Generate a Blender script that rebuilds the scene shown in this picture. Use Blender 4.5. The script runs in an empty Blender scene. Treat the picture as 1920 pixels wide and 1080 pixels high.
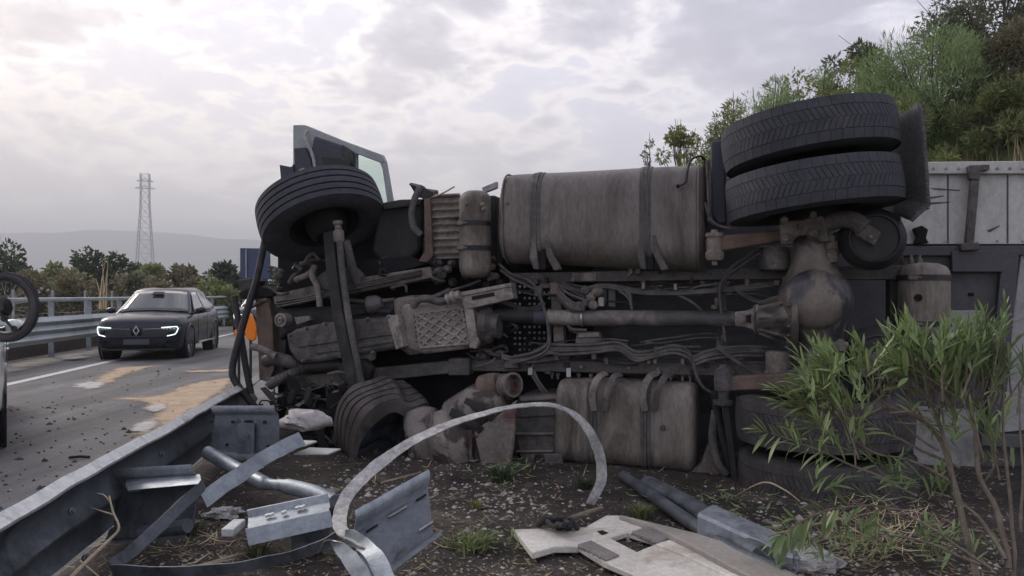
import bpy, bmesh, math, random
from mathutils import Vector, Matrix, noise
R = math.radians
noise.seed_set(11)
sc = bpy.context.scene
col = sc.collection
# ---------------------------------------------------------------- camera, sky, sun, exposure
F = 1400.0           # focal length in photo pixels (photo 1920 wide)
HC = 1.25            # eye height above the verge
HY = 552.0           # photo row of the horizon
cam = bpy.data.cameras.new('camera'); camo = bpy.data.objects.new('camera', cam); col.objects.link(camo)
cam.sensor_width = 36.0; cam.lens = 36.0*F/1920.0; cam.shift_y = (HY-540.0)/1920.0
cam.clip_end = 20000.0; cam.clip_start = 0.05
camo.location = (0, 0, HC); camo.rotation_euler = (R(90), 0, 0)
sc.camera = camo
SUN_AZ, SUN_EL = -48.0, 30.0     # degrees from the view axis (left is negative), above the horizon
sdir = Vector((math.sin(R(SUN_AZ))*math.cos(R(SUN_EL)), math.cos(R(SUN_AZ))*math.cos(R(SUN_EL)), math.sin(R(SUN_EL))))
sl = bpy.data.lights.new('sun', 'SUN'); sl.energy = 1.1; sl.angle = R(18); sl.color = (1.0, .95, .88)
so = bpy.data.objects.new('sun', sl); col.objects.link(so)
so.rotation_euler = (-sdir).to_track_quat('-Z', 'Y').to_euler()
sc.view_settings.view_transform = 'Standard'; sc.view_settings.look = 'None'
sc.view_settings.exposure = 0.88; sc.view_settings.gamma = 1.0; sc.view_settings.use_curve_mapping = False
world = bpy.data.worlds.new('World'); sc.world = world; world.use_nodes = True
def N(nt, typ, **kw):
    n = nt.nodes.new(typ)
    for k, v in kw.items():
        if k.startswith('i_'):
            key = k[2:]; key = int(key) if key.isdigit() else key.replace('_', ' ')
            n.inputs[key].default_value = v
        else: setattr(n, k, v)
    return n
def ramp(nt, stops, interp='LINEAR'):
    n = nt.nodes.new('ShaderNodeValToRGB'); n.color_ramp.interpolation = interp
    e = n.color_ramp.elements
    while len(e) < len(stops): e.new(.5)
    for k, (p, c) in enumerate(stops):
        e[k].position = p; e[k].color = (c, c, c, 1) if isinstance(c, (int, float)) else (*c, 1)
    return n
def mixc(nt, fac, a, b, mode='MIX'):
    n = nt.nodes.new('ShaderNodeMix'); n.data_type = 'RGBA'; n.blend_type = mode; n.clamp_factor = True
    for sock, v in ((n.inputs[0], fac), (n.inputs[6], a), (n.inputs[7], b)):
        if isinstance(v, (int, float)): sock.default_value = v
        elif isinstance(v, tuple): sock.default_value = (*v, 1)
        else: nt.links.new(v, sock)
    return n.outputs[2]
def build_world():
    nt = world.node_tree; nt.nodes.clear(); L = nt.links.new
    out = N(nt, 'ShaderNodeOutputWorld'); bg = N(nt, 'ShaderNodeBackground'); bg.inputs[1].default_value = 0.1
    sky = N(nt, 'ShaderNodeTexSky', sky_type='NISHITA', sun_disc=False, sun_elevation=R(SUN_EL), sun_rotation=R(SUN_AZ), air_density=1.3, dust_density=3.0)
    tc = N(nt, 'ShaderNodeTexCoord'); sep = N(nt, 'ShaderNodeSeparateXYZ'); L(tc.outputs['Generated'], sep.inputs[0])
    zc = N(nt, 'ShaderNodeMath', operation='MAXIMUM', i_1=0.0); L(sep.outputs[2], zc.inputs[0])
    za = N(nt, 'ShaderNodeMath', operation='ADD', i_1=0.22); L(zc.outputs[0], za.inputs[0])
    dv = N(nt, 'ShaderNodeVectorMath', operation='DIVIDE'); L(tc.outputs['Generated'], dv.inputs[0])
    cb = N(nt, 'ShaderNodeCombineXYZ', i_2=1.0); L(za.outputs[0], cb.inputs[0]); L(za.outputs[0], cb.inputs[1]); L(cb.outputs[0], dv.inputs[1])
    big = N(nt, 'ShaderNodeTexNoise', i_Scale=1.1, i_Detail=4.0, i_Roughness=.5, i_Distortion=.4)
    mp = N(nt, 'ShaderNodeMapping', i_Location=(1.9, 9.6, 0.0)); L(dv.outputs[0], mp.inputs[0]); L(mp.outputs[0], big.inputs['Vector'])
    det = N(nt, 'ShaderNodeTexNoise', i_Scale=5.2, i_Detail=12.0, i_Roughness=.62, i_Distortion=.25); L(mp.outputs[0], det.inputs['Vector'])
    # thin veil / cloud / heavy cloud
    s1 = N(nt, 'ShaderNodeMath', operation='MULTIPLY_ADD', i_1=.56); L(big.outputs[0], s1.inputs[0])
    s2 = N(nt, 'ShaderNodeMath', operation='MULTIPLY', i_1=.44); L(det.outputs[0], s2.inputs[0]); L(s2.outputs[0], s1.inputs[2])
    shade = ramp(nt, [(.37, (5.9, 6.0, 7.2)), (.445, (6.6, 6.6, 7.6)), (.468, (9.6, 9.2, 9.1)), (.492, (8.4, 8.1, 8.2)), (.525, (5.5, 5.35, 6.0)), (.57, (4.0, 3.95, 4.6)), (.66, (3.1, 3.1, 3.7))])
    L(s1.outputs[0], shade.inputs[0])
    # brightening towards the veiled sun, dimming away from it (a real cloudy sky does both)
    dt = N(nt, 'ShaderNodeVectorMath', operation='DOT_PRODUCT'); dt.inputs[1].default_value = tuple(sdir); L(tc.outputs['Generated'], dt.inputs[0])
    gl = ramp(nt, [(0.0, (.60,.63,.72)), (.5, (.68,.70,.79)), (.70, (.82,.83,.91)), (.84, (.98,.96,.95)), (1.0, (1.20,1.14,1.07))])
    hm = N(nt, 'ShaderNodeMath', operation='MULTIPLY_ADD', i_1=.5, i_2=.5); L(dt.outputs['Value'], hm.inputs[0]); L(hm.outputs[0], gl.inputs[0])
    c2 = mixc(nt, 1.0, shade.outputs[0], gl.outputs[0], 'MULTIPLY')
    c3 = mixc(nt, .90, sky.outputs[0], c2)
    # horizon veil
    hz = ramp(nt, [(0.0, 1.0), (.06, .85), (.24, .32), (.45, 0.0)]); L(zc.outputs[0], hz.inputs[0])
    veil = mixc(nt, 1.0, (7.8, 7.35, 7.15), gl.outputs[0], 'MULTIPLY')
    c4 = mixc(nt, hz.outputs[0], c3, veil)
    L(c4, bg.inputs[0]); L(bg.outputs[0], out.inputs[0])
build_world()
# ---------------------------------------------------------------- materials
def new_mat(name):
    m = bpy.data.materials.new(name); m.use_nodes = True; nt = m.node_tree
    return m, nt, nt.nodes['Principled BSDF']
def mat(name, c1, c2, scale=6, rough=.75, metal=0.0, bump=.25, bscale=60, c3=None, s3=2.0, t3=(.5, .62), lo=.35, hi=.65, rv=.15, coord='Object', spec=.4, island=0.0, coat=0.0, grit=.16, gs=38, stretch=None):
    m, nt, b = new_mat(name); L = nt.links.new
    tc = N(nt, 'ShaderNodeTexCoord'); v = tc.outputs[coord]
    if stretch: mp_ = N(nt, 'ShaderNodeMapping', i_Scale=stretch); L(v, mp_.inputs[0]); v = mp_.outputs[0]
    n1 = N(nt, 'ShaderNodeTexNoise', i_Scale=scale, i_Detail=8.0, i_Roughness=.6); L(v, n1.inputs['Vector'])
    r1 = ramp(nt, [(lo, c1), (hi, c2)]); L(n1.outputs[0], r1.inputs[0]); c = r1.outputs[0]
    if c3:
        n3 = N(nt, 'ShaderNodeTexNoise', i_Scale=s3, i_Detail=9.0, i_Roughness=.65, i_Distortion=.6); L(v, n3.inputs['Vector'])
        r3 = ramp(nt, [(t3[0], 0.0), (t3[1], 1.0)]); L(n3.outputs[0], r3.inputs[0])
        c = mixc(nt, r3.outputs[0], c, c3)
    if grit and bump:
        n4 = N(nt, 'ShaderNodeTexNoise', i_Scale=gs, i_Detail=6.0, i_Roughness=.75); L(v, n4.inputs['Vector'])
        r4 = ramp(nt, [(.34, 1-grit), (.5, 1.0), (.66, 1+grit)]); L(n4.outputs[0], r4.inputs[0]); c = mixc(nt, 1.0, c, r4.outputs[0], 'MULTIPLY')
    if island:
        g = N(nt, 'ShaderNodeNewGeometry'); hs = N(nt, 'ShaderNodeHueSaturation')
        mm = N(nt, 'ShaderNodeMapRange', i_3=1-island, i_4=1+island); L(g.outputs['Random Per Island'], mm.inputs[0]); L(mm.outputs[0], hs.inputs['Value'])
        h2 = N(nt, 'ShaderNodeMapRange', i_3=.5-.035*island, i_4=.5+.035*island); L(g.outputs['Random Per Island'], h2.inputs[0]); L(h2.outputs[0], hs.inputs['Hue'])
        L(c, hs.inputs['Color']); c = hs.outputs[0]
    L(c, b.inputs['Base Color'])
    b.inputs['Metallic'].default_value = metal
    b.inputs['Specular IOR Level'].default_value = spec
    if coat: b.inputs['Coat Weight'].default_value = coat; b.inputs['Coat Roughness'].default_value = .06
    rr = N(nt, 'ShaderNodeMapRange', i_1=.3, i_2=.7, i_3=max(rough-rv, .03), i_4=min(rough+rv, 1)); L(n1.outputs[0], rr.inputs[0]); L(rr.outputs[0], b.inputs['Roughness'])
    if bump:
        n2 = N(nt, 'ShaderNodeTexNoise', i_Scale=bscale, i_Detail=6.0, i_Roughness=.65); L(v, n2.inputs['Vector'])
        bp = N(nt, 'ShaderNodeBump', i_Strength=bump, i_Distance=.02); L(n2.outputs[0], bp.inputs['Height']); L(bp.outputs[0], b.inputs['Normal'])
    return m
def plain(name, c, rough=.5, metal=0.0, emit=None, es=1.0):
    m, nt, b = new_mat(name); b.inputs['Base Color'].default_value = (*c, 1); b.inputs['Roughness'].default_value = rough; b.inputs['Metallic'].default_value = metal
    if emit: b.inputs['Emission Color'].default_value = (*emit, 1); b.inputs['Emission Strength'].default_value = es
    return m
def leafmat(name, c1, c2, island=.35, rough=.55, trans=.35):
    m = mat(name, c1, c2, scale=1.2, rough=rough, bump=0, island=island, spec=.35)
    nt = m.node_tree; b = nt.nodes['Principled BSDF']; out = nt.nodes['Material Output']
    t = N(nt, 'ShaderNodeBsdfTranslucent'); mx = N(nt, 'ShaderNodeMixShader', i_0=trans)
    src = b.inputs['Base Color'].links[0].from_socket
    nt.links.new(src, t.inputs[0]); nt.links.new(b.outputs[0], mx.inputs[1]); nt.links.new(t.outputs[0], mx.inputs[2]); nt.links.new(mx.outputs[0], out.inputs[0])
    return m
MT = {}
MT['galv'] = mat('galvanised_steel', (.24,.265,.29), (.36,.39,.42), scale=9, rough=.5, metal=.55, bump=.15, bscale=90, c3=(.15,.155,.16), s3=6, t3=(.58,.78))
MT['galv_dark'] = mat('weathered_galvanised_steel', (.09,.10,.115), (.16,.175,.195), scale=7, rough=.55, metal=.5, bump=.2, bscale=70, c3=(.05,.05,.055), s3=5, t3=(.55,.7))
MT['galv_bright'] = mat('sky_bright_galvanised_steel', (.50,.51,.51), (.66,.66,.65), scale=14, rough=.55, metal=.15, bump=.25, bscale=110, c3=(.22,.20,.18), s3=6, t3=(.55,.72))  # pale tone carries the sky sheen of the barrier's top lip
MT['rubber'] = mat('tyre_rubber', (.038,.040,.050), (.062,.064,.076), scale=9, rough=.82, bump=.2, bscale=130, spec=.25, c3=(.085,.082,.085), s3=2.6, t3=(.52,.75))
MT['rubber_dust'] = mat('dusty_tyre_rubber', (.045,.042,.042), (.085,.08,.078), scale=6, rough=.88, bump=.2, bscale=120, spec=.2)
MT['chassis'] = mat('dusty_chassis_paint', (.05,.047,.047), (.105,.097,.09), scale=5, rough=.75, bump=.25, bscale=70, c3=(.17,.15,.135), s3=3, t3=(.52,.7), grit=.35)
MT['chassis_pale'] = mat('mud_coated_chassis', (.13,.115,.10), (.24,.21,.185), scale=6, rough=.85, bump=.3, bscale=80, c3=(.07,.06,.055), s3=4, t3=(.52,.66), grit=.3)
MT['black'] = mat('grimy_black_plastic', (.012,.012,.014), (.034,.033,.035), scale=7, rough=.7, bump=.2, bscale=60, c3=(.075,.07,.066), s3=3, t3=(.55,.72))
MT['deep'] = mat('black_metal_and_depth_shade', (.008,.008,.009), (.02,.02,.022), scale=5, rough=.85, bump=.2, bscale=50, spec=.2)  # black parts, and painted depth shade for backing sheets, slots and holes
MT['blueblack'] = mat('blue_black_plastic', (.03,.034,.048), (.05,.055,.072), scale=5, rough=.65, bump=.1, bscale=50)
MT['rust'] = mat('rusty_brown_steel', (.10,.072,.056), (.17,.125,.10), scale=8, rough=.85, bump=.3, bscale=90, c3=(.08,.06,.05), s3=5, t3=(.5,.68))
MT['tank'] = mat('dust_streaked_tank', (.115,.10,.09), (.175,.155,.145), scale=3.0, rough=.5, metal=.15, bump=.06, bscale=50, c3=(.05,.04,.034), s3=1.9, t3=(.48,.68), stretch=(1.6,1,.45), grit=.22, gs=26)
MT['tank2'] = mat('mud_sprayed_tank', (.15,.132,.112), (.235,.208,.18), scale=4, rough=.62, metal=.12, bump=.1, bscale=70, c3=(.07,.057,.046), s3=2.6, t3=(.49,.66), stretch=(1.8,1,.5), grit=.25, gs=26)
MT['cast'] = mat('dusty_cast_aluminium', (.20,.18,.16), (.33,.30,.275), scale=8, rough=.75, metal=.1, bump=.25, bscale=90, c3=(.10,.08,.07), s3=4, t3=(.53,.66), grit=.3)
MT['bell'] = mat('oily_cast_housing', (.12,.10,.09), (.22,.19,.17), scale=5, rough=.6, bump=.25, bscale=70, c3=(.10,.045,.04), s3=4, t3=(.5,.6), grit=.3)
MT['diff'] = mat('oil_stained_axle_casting', (.115,.10,.085), (.19,.165,.14), scale=5, rough=.38, metal=.15, bump=.2, bscale=70, c3=(.045,.045,.052), s3=3.2, t3=(.49,.58))
MT['engine'] = mat('grimy_engine_casting', (.045,.042,.041), (.13,.118,.11), scale=6, rough=.55, bump=.3, bscale=60, c3=(.035,.033,.034), s3=4, t3=(.52,.66), grit=.3)
MT['rubber_brown'] = mat('mud_dusted_rubber', (.075,.066,.062), (.13,.115,.108), scale=5, rough=.88, bump=.25, bscale=90, c3=(.04,.036,.035), s3=4, t3=(.52,.68), spec=.2)
MT['silencer'] = mat('mud_and_oil_silencer', (.16,.14,.125), (.27,.24,.215), scale=5, rough=.65, bump=.25, bscale=60, c3=(.05,.038,.033), s3=4.5, t3=(.46,.56))
MT['steel'] = plain('worn_steel', (.42,.41,.40), .4, .8)
MT['hose'] = mat('dusty_hose_rubber', (.05,.047,.046), (.13,.12,.112), scale=9, rough=.8, bump=.1)
MT['white_paint'] = mat('scuffed_white_paint', (.40,.405,.39), (.52,.52,.50), scale=2.5, rough=.6, bump=.08, c3=(.25,.225,.19), s3=2.2, t3=(.54,.78), grit=.12, stretch=(1,1,.6))
MT['door_paint'] = mat('pale_grey_cab_paint', (.22,.24,.25), (.30,.32,.33), scale=3, rough=.45, bump=.05)
MT['grey_paint'] = mat('shade_darkened_grey_paint', (.052,.054,.062), (.082,.084,.093), scale=3, rough=.65, bump=.1, c3=(.12,.113,.11), s3=2, t3=(.54,.75))  # grey paint darkened to hold the shadow behind the frame
MT['pale_panel'] = mat('dusty_pale_panel', (.26,.26,.26), (.36,.355,.345), scale=3, rough=.75, bump=.1, c3=(.17,.16,.15), s3=3, t3=(.53,.7))
MT['trim'] = mat('dirty_cream_plastic', (.52,.49,.44), (.66,.63,.57), scale=4, rough=.6, bump=.12, bscale=70, c3=(.33,.27,.21), s3=3, t3=(.5,.68))
MT['trim_grey'] = mat('brown_grey_plastic', (.17,.155,.145), (.23,.21,.20), scale=5, rough=.7, bump=.1)
MT['bag'] = mat('soiled_white_sack', (.36,.33,.32), (.50,.47,.455), scale=7, rough=.85, bump=.4, bscale=25, c3=(.3,.26,.24), s3=5, t3=(.52,.68))
MT['orange'] = mat('bright_orange_plastic', (.9,.22,.015), (.95,.26,.02), scale=4, rough=.6, bump=.03)
MT['bark'] = mat('grey_brown_bark', (.13,.105,.08), (.22,.185,.145), scale=14, rough=.9, bump=.5, bscale=60)
MT['straw'] = mat('dry_straw', (.32,.25,.15), (.48,.39,.26), scale=3, rough=.8, bump=0, island=.35)
# ---------------------------------------------------------------- geometry helpers
def W(px, py, Y): return Vector(((px-960.0)/F*Y, Y, HC-(py-HY)/F*Y))          # photo pixel at a depth -> metres
def G(px, py, z=0.0):
    Y = (HC-z)*F/(py-HY); return Vector(((px-960.0)/F*Y, Y, z))                 # photo pixel on the plane of height z
RK = (761.0-960.0)/F                                                            # road direction: dX/dY
def RD(s, y, z): return Vector((s+RK*y, y, z))
class MB:
    def __init__(self): self.v = []; self.f = []
    def add(self, vs, fs):
        o = len(self.v); self.v += [Vector(p) for p in vs]; self.f += [tuple(i+o for i in f) for f in fs]; return self
    def box(self, c, s, rot=None):
        c = Vector(c); hx, hy, hz = s[0]/2, s[1]/2, s[2]/2
        P = [Vector((x, y, z)) for x in (-hx, hx) for y in (-hy, hy) for z in (-hz, hz)]
        if rot is not None: P = [rot @ p for p in P]
        return self.add([c+p for p in P], [(0,1,3,2),(4,6,7,5),(0,4,5,1),(2,3,7,6),(0,2,6,4),(1,5,7,3)])
    def hexa(self, P): return self.add(P, [(0,1,2,3),(7,6,5,4),(0,4,5,1),(1,5,6,2),(2,6,7,3),(3,7,4,0)])
    def prism(self, poly, off):
        n = len(poly); off = Vector(off); A = [Vector(p) for p in poly]
        return self.add(A+[p+off for p in A], [tuple(range(n)), tuple(range(2*n-1, n-1, -1))]+[(i, n+i, n+(i+1) % n, (i+1) % n) for i in range(n)])
    def tube(self, pts, r, n=8, caps=True, flat=1.0, up=None):
        pts = [Vector(p) for p in pts]; m = len(pts)
        rs = r if isinstance(r, (list, tuple)) else [r]*m
        t0 = (pts[1]-pts[0]).normalized()
        a = Vector(up) if up is not None else (Vector((0,0,1)) if abs(t0.z) < .9 else Vector((1,0,0)))
        a = (a-t0*a.dot(t0)).normalized(); vs = []
        for i in range(m):
            t = (pts[min(i+1, m-1)]-pts[max(i-1, 0)])
            t = t.normalized() if t.length > 1e-9 else t0
            a = a-t*a.dot(t)
            a = a.normalized() if a.length > 1e-6 else t.orthogonal().normalized()
            b = t.cross(a)
            for k in range(n):
                g = 2*math.pi*k/n; vs.append(pts[i]+(a*math.cos(g)*flat+b*math.sin(g))*rs[i])
        fs = [(i*n+k, i*n+(k+1) % n, (i+1)*n+(k+1) % n, (i+1)*n+k) for i in range(m-1) for k in range(n)]
        if caps: fs += [tuple(range(n-1, -1, -1)), tuple(range((m-1)*n, m*n))]
        return self.add(vs, fs)
    def lathe(self, prof, o, axis, n=24, ref=None, sx=1.0, sy=1.0, caps=True):
        o = Vector(o); ax = Vector(axis).normalized()
        a = Vector(ref) if ref is not None else (Vector((0,0,1)) if abs(ax.z) < .9 else Vector((1,0,0)))
        a = (a-ax*a.dot(ax)).normalized(); b = ax.cross(a); m = len(prof)
        vs = [o+ax*h+(a*math.cos(2*math.pi*k/n)*sx+b*math.sin(2*math.pi*k/n)*sy)*max(r, 1e-4) for r, h in prof for k in range(n)]
        fs = [(i*n+k, i*n+(k+1) % n, (i+1)*n+(k+1) % n, (i+1)*n+k) for i in range(m-1) for k in range(n)]
        if caps: fs += [tuple(range(n-1, -1, -1)), tuple(range((m-1)*n, m*n))]
        return self.add(vs, fs)
    def sweep(self, pts, sec, side, closed=True):
        """sec: list of (along side, up) offsets; side: function i->(side vector, up vector)"""
        m = len(pts); n = len(sec); vs = []
        for i, p in enumerate(pts):
            sv, uv = side(i); vs += [Vector(p)+sv*a+uv*b for a, b in sec]
        kk = n if closed else n-1
        fs = [(i*n+k, i*n+(k+1) % n, (i+1)*n+(k+1) % n, (i+1)*n+k) for i in range(m-1) for k in range(kk)]
        if closed: fs += [tuple(range(n-1, -1, -1)), tuple(range((m-1)*n, m*n))]
        return self.add(vs, fs)
    def jitter(self, amp, sc_=3.0, seed=0.0):
        off = Vector((seed, seed*1.7, -seed))
        self.v = [p+noise.noise_vector(p*sc_+off)*amp for p in self.v]; return self
    def build(self, name, m, parent=None, smooth=35, bevel=0, sub=0):
        me = bpy.data.meshes.new(name); me.from_pydata([tuple(p) for p in self.v], [], self.f); me.update()
        bm = bmesh.new(); bm.from_mesh(me); bmesh.ops.recalc_face_normals(bm, faces=bm.faces); bm.to_mesh(me); bm.free()
        return link(name, me, m, parent, smooth, bevel, sub)
def link(name, me, m, parent=None, smooth=35, bevel=0, sub=0):
    me.materials.append(MT[m] if isinstance(m, str) else m)
    if smooth:
        me.polygons.foreach_set('use_smooth', [True]*len(me.polygons)); me.set_sharp_from_angle(angle=R(smooth))
    o = bpy.data.objects.new(name, me); col.objects.link(o); o.parent = parent
    if bevel:
        b = o.modifiers.new('b', 'BEVEL'); b.width = bevel; b.segments = 2; b.limit_method = 'ANGLE'; b.angle_limit = R(40)
    if sub:
        s = o.modifiers.new('s', 'SUBSURF'); s.levels = sub; s.render_levels = sub
    return o
def raw(name, vs, fs, m, parent=None, smooth=0):
    me = bpy.data.meshes.new(name); me.from_pydata(vs, [], fs); me.update(); return link(name, me, m, parent, smooth)
def thick(line, t):
    """open 2D polyline -> closed band of thickness t"""
    n = len(line); A = []; B = []
    for i in range(n):
        p = Vector(line[max(i-1, 0)]); q = Vector(line[min(i+1, n-1)]); d = (q-p).normalized(); nn = Vector((-d.y, d.x))*t/2
        A.append(Vector(line[i])+nn); B.append(Vector(line[i])-nn)
    return [tuple(p) for p in A]+[tuple(p) for p in reversed(B)]
def smooth_path(pts, k=6):
    """Catmull-Rom through points (Vectors)"""
    P = [Vector(p) for p in pts]; out = []
    for i in range(len(P)-1):
        a = P[i-1] if i else P[0]*2-P[1]; b = P[i]; c = P[i+1]; d = P[i+2] if i+2 < len(P) else P[-1]*2-P[-2]
        for j in range(k):
            t = j/k; out.append(.5*((2*b)+(c-a)*t+(2*a-5*b+4*c-d)*t*t+(3*b-a-3*c+d)*t**3))
    return out+[P[-1]]
def tag(o, label=None, cat=None, group=None, kind=None):
    if label: o['label'] = label
    if cat: o['category'] = cat
    if group: o['group'] = group
    if kind: o['kind'] = kind
    return o
def empty(name, loc, rz=0.0, label=None, cat=None, group=None):
    o = bpy.data.objects.new(name, None); col.objects.link(o); o.location = loc; o.rotation_euler = (0, 0, rz); o.empty_display_size = .2
    return tag(o, label, cat, group)
def fbm(p, oct=4): return noise.fractal(Vector(p), 1.0, 2.0, oct)
# ---------------------------------------------------------------- setting: ground, road, verge, hills
def setting():
    m = mat('dry_field_earth', (.20,.15,.09), (.34,.27,.16), scale=.15, rough=.95, bump=.3, bscale=3, c3=(.11,.11,.05), s3=.05, t3=(.48,.6))
    tag(raw('ground', [(-7000,-200,-.36),(7000,-200,-.36),(7000,9000,-.36),(-7000,9000,-.36)], [(0,1,2,3)], m), kind='structure')
    # road
    ma = mat('worn_asphalt', (.105,.10,.098), (.16,.152,.147), scale=1.1, rough=.82, bump=.55, bscale=170, c3=(.175,.17,.168), s3=.55, t3=(.46,.66), spec=.35)
    nt = ma.node_tree; b = nt.nodes['Principled BSDF']; src = b.inputs['Base Color'].links[0].from_socket
    tc = N(nt, 'ShaderNodeTexCoord'); vo = N(nt, 'ShaderNodeTexNoise', i_Scale=95.0, i_Detail=3.0, i_Roughness=.8); nt.links.new(tc.outputs['Object'], vo.inputs['Vector'])
    rp = ramp(nt, [(.38, .55), (.5, 1.0), (.66, 1.55)]); nt.links.new(vo.outputs[0], rp.inputs[0])
    nt.links.new(mixc(nt, .8, src, rp.outputs[0], 'MULTIPLY'), b.inputs['Base Color'])
    mp = N(nt, 'ShaderNodeMapping', i_Scale=(1.5, .04, 1), i_Rotation=(0, 0, R(-8.1))); nt.links.new(tc.outputs['Object'], mp.inputs[0]); wn = N(nt, 'ShaderNodeTexNoise', i_Scale=1.3, i_Detail=6.0, i_Roughness=.65); nt.links.new(mp.outputs[0], wn.inputs['Vector'])
    rw = ramp(nt, [(.36, .68), (.5, 1.0), (.64, 1.28)]); nt.links.new(wn.outputs[0], rw.inputs[0]); nt.links.new(mixc(nt, .9, b.inputs['Base Color'].links[0].from_socket, rw.outputs[0], 'MULTIPLY'), b.inputs['Base Color'])
    ys = [-3, 2, 5, 9, 14, 20, 30, 50, 90, 160, 400]; mb = MB(); ss = [-8.05, -6, -4, -2.4, -.9]
    mb.add([RD(s, y, -.2) for y in ys for s in ss], [(i*5+k, i*5+k+1, i*5+k+6, i*5+k+5) for i in range(len(ys)-1) for k in range(4)])
    tag(mb.build('road', ma, smooth=0), kind='structure')
    mw = mat('worn_road_paint', (.50,.49,.47), (.64,.63,.60), scale=3, rough=.75, bump=.2, bscale=150, c3=(.22,.21,.2), s3=9, t3=(.6,.68))
    mb = MB(); mb.add([RD(s, y, -.196) for y in (-2, 5, 10, 16, 25, 45, 300) for s in (-6.50, -6.31)], [(i*2, i*2+1, i*2+3, i*2+2) for i in range(6)])
    tag(mb.build('road_edge_line', mw, smooth=0), kind='structure')
    # gritty hard shoulder strip under the far barrier
    mg = mat('gritty_shoulder', (.16,.145,.125), (.27,.245,.21), scale=2.2, rough=.95, bump=.5, bscale=40, c3=(.10,.085,.07), s3=4, t3=(.5,.65))
    mb = MB(); rnd = random.Random(4); yy = [-2+i*.7 for i in range(120)]
    mb.add([p for y in yy for p in (RD(-12, y, -.23), RD(-8.5, y, -.17), RD(-7.35+.22*fbm((y*.6, 3, 1)), y, -.195))], [(i*3+k, i*3+k+1, i*3+k+4, i*3+k+3) for i in range(119) for k in (0, 1)])
    tag(mb.build('shoulder', mg, smooth=60), kind='structure')
    # verge: dark soil, fine grid with real unevenness
    mv = mat('dark_verge_soil', (.030,.026,.024), (.072,.060,.053), scale=2.3, rough=.95, bump=.7, bscale=45, c3=(.15,.125,.105), s3=3.2, t3=(.56,.74), spec=.2)
    nt = mv.node_tree; b = nt.nodes['Principled BSDF']; src = b.inputs['Base Color'].links[0].from_socket
    tc = N(nt, 'ShaderNodeTexCoord'); vo = N(nt, 'ShaderNodeTexNoise', i_Scale=55.0, i_Detail=4.0, i_Roughness=.85); nt.links.new(tc.outputs['Object'], vo.inputs['Vector'])
    rp = ramp(nt, [(.36, .5), (.5, 1.0), (.64, 1.7), (.72, 3.0)]); nt.links.new(vo.outputs[0], rp.inputs[0])
    nt.links.new(mixc(nt, .85, src, rp.outputs[0], 'MULTIPLY'), b.inputs['Base Color'])
    ns, ny = 210, 260; vs = []
    for j in range(ny+1):
        y = .9+13.5*(j/ny)**1.5
        for i in range(ns+1):
            s = -1.95+9.9*(i/ns)**1.25; vs.append(tuple(RD(s, y, verge_z(s, y))))
    fs = [(j*(ns+1)+i, j*(ns+1)+i+1, (j+1)*(ns+1)+i+1, (j+1)*(ns+1)+i) for j in range(ny) for i in range(ns)]
    tag(raw('verge', vs, fs, mv, smooth=180), kind='structure')
    # planted bank rising to the right behind the truck
    mk = mat('scrubby_bank_earth', (.06,.055,.03), (.13,.105,.06), scale=1.2, rough=.95, bump=.6, bscale=12, c3=(.05,.07,.025), s3=.8, t3=(.45,.6))
    vs = []; n1, n2 = 60, 40
    for j in range(n1+1):
        y = 7+90*(j/n1)**1.6
        for i in range(n2+1):
            s = 3.6+34*(i/n2)**1.4; vs.append(tuple(RD(s, y, bank_z(s, y))))
    fs = [(j*(n2+1)+i, j*(n2+1)+i+1, (j+1)*(n2+1)+i+1, (j+1)*(n2+1)+i) for j in range(n1) for i in range(n2)]
    tag(raw('embankment', vs, fs, mk, smooth=180), kind='structure')
    # far hills
    mh = mat('far_hillside', (.10,.105,.07), (.17,.16,.11), scale=.004, rough=1, bump=0, c3=(.20,.18,.13), s3=.002, t3=(.5,.6))
    vs = []; n1, n2 = 90, 14
    for j in range(n2+1):
        d = 1500+2600*j/n2
        for i in range(n1+1):
            x = -4200+5200*i/n1
            rise = min(1, j/9.0)
            prof = 205*math.exp(-((x+2600)/1700.0)**2)+95*math.exp(-((x+700)/1100.0)**2)+60
            vs.append((x, d, -2+rise*rise*(3-2*rise)*(prof+26*fbm((x*.0016, d*.0016, 2)))))
    fs = [(j*(n1+1)+i, j*(n1+1)+i+1, (j+1)*(n1+1)+i+1, (j+1)*(n1+1)+i) for j in range(n2) for i in range(n1)]
    tag(raw('hills', vs, fs, mh, smooth=180), kind='structure')
    # the air
    hm, nt, b = new_mat('haze_air'); nt.nodes.remove(b)
    pv = N(nt, 'ShaderNodeVolumePrincipled', i_Density=HAZE, i_Anisotropy=.2); pv.inputs['Color'].default_value = (.84,.86,.91,1)
    nt.links.new(pv.outputs[0], nt.nodes['Material Output'].inputs['Volume'])
    mb = MB(); mb.box((-1000, 2200, 169.0), (8000, 4800, 345)); h = mb.build('haze', hm, smooth=0)
    tag(h, kind='stuff')
HAZE = .0007
def verge_z(s, y):
    z = .035*fbm((s*.9, y*.9, 0), 3)+.012*fbm((s*5, y*5, 3), 3)
    if s < -1.5:
        t = min(1, (-1.5-s)/.35); z = z*(1-t)+(-.24)*t
    return z
def bank_z(s, y):
    t = max(0, min(1, (s-4.4)/9.2)); return -.1+5.9*t*t*(3-2*t)+.35*fbm((s*.35, y*.3, 7), 3)*min(1, max(0, s-4)/3)+.02*max(0, s-13)
setting()
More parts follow.
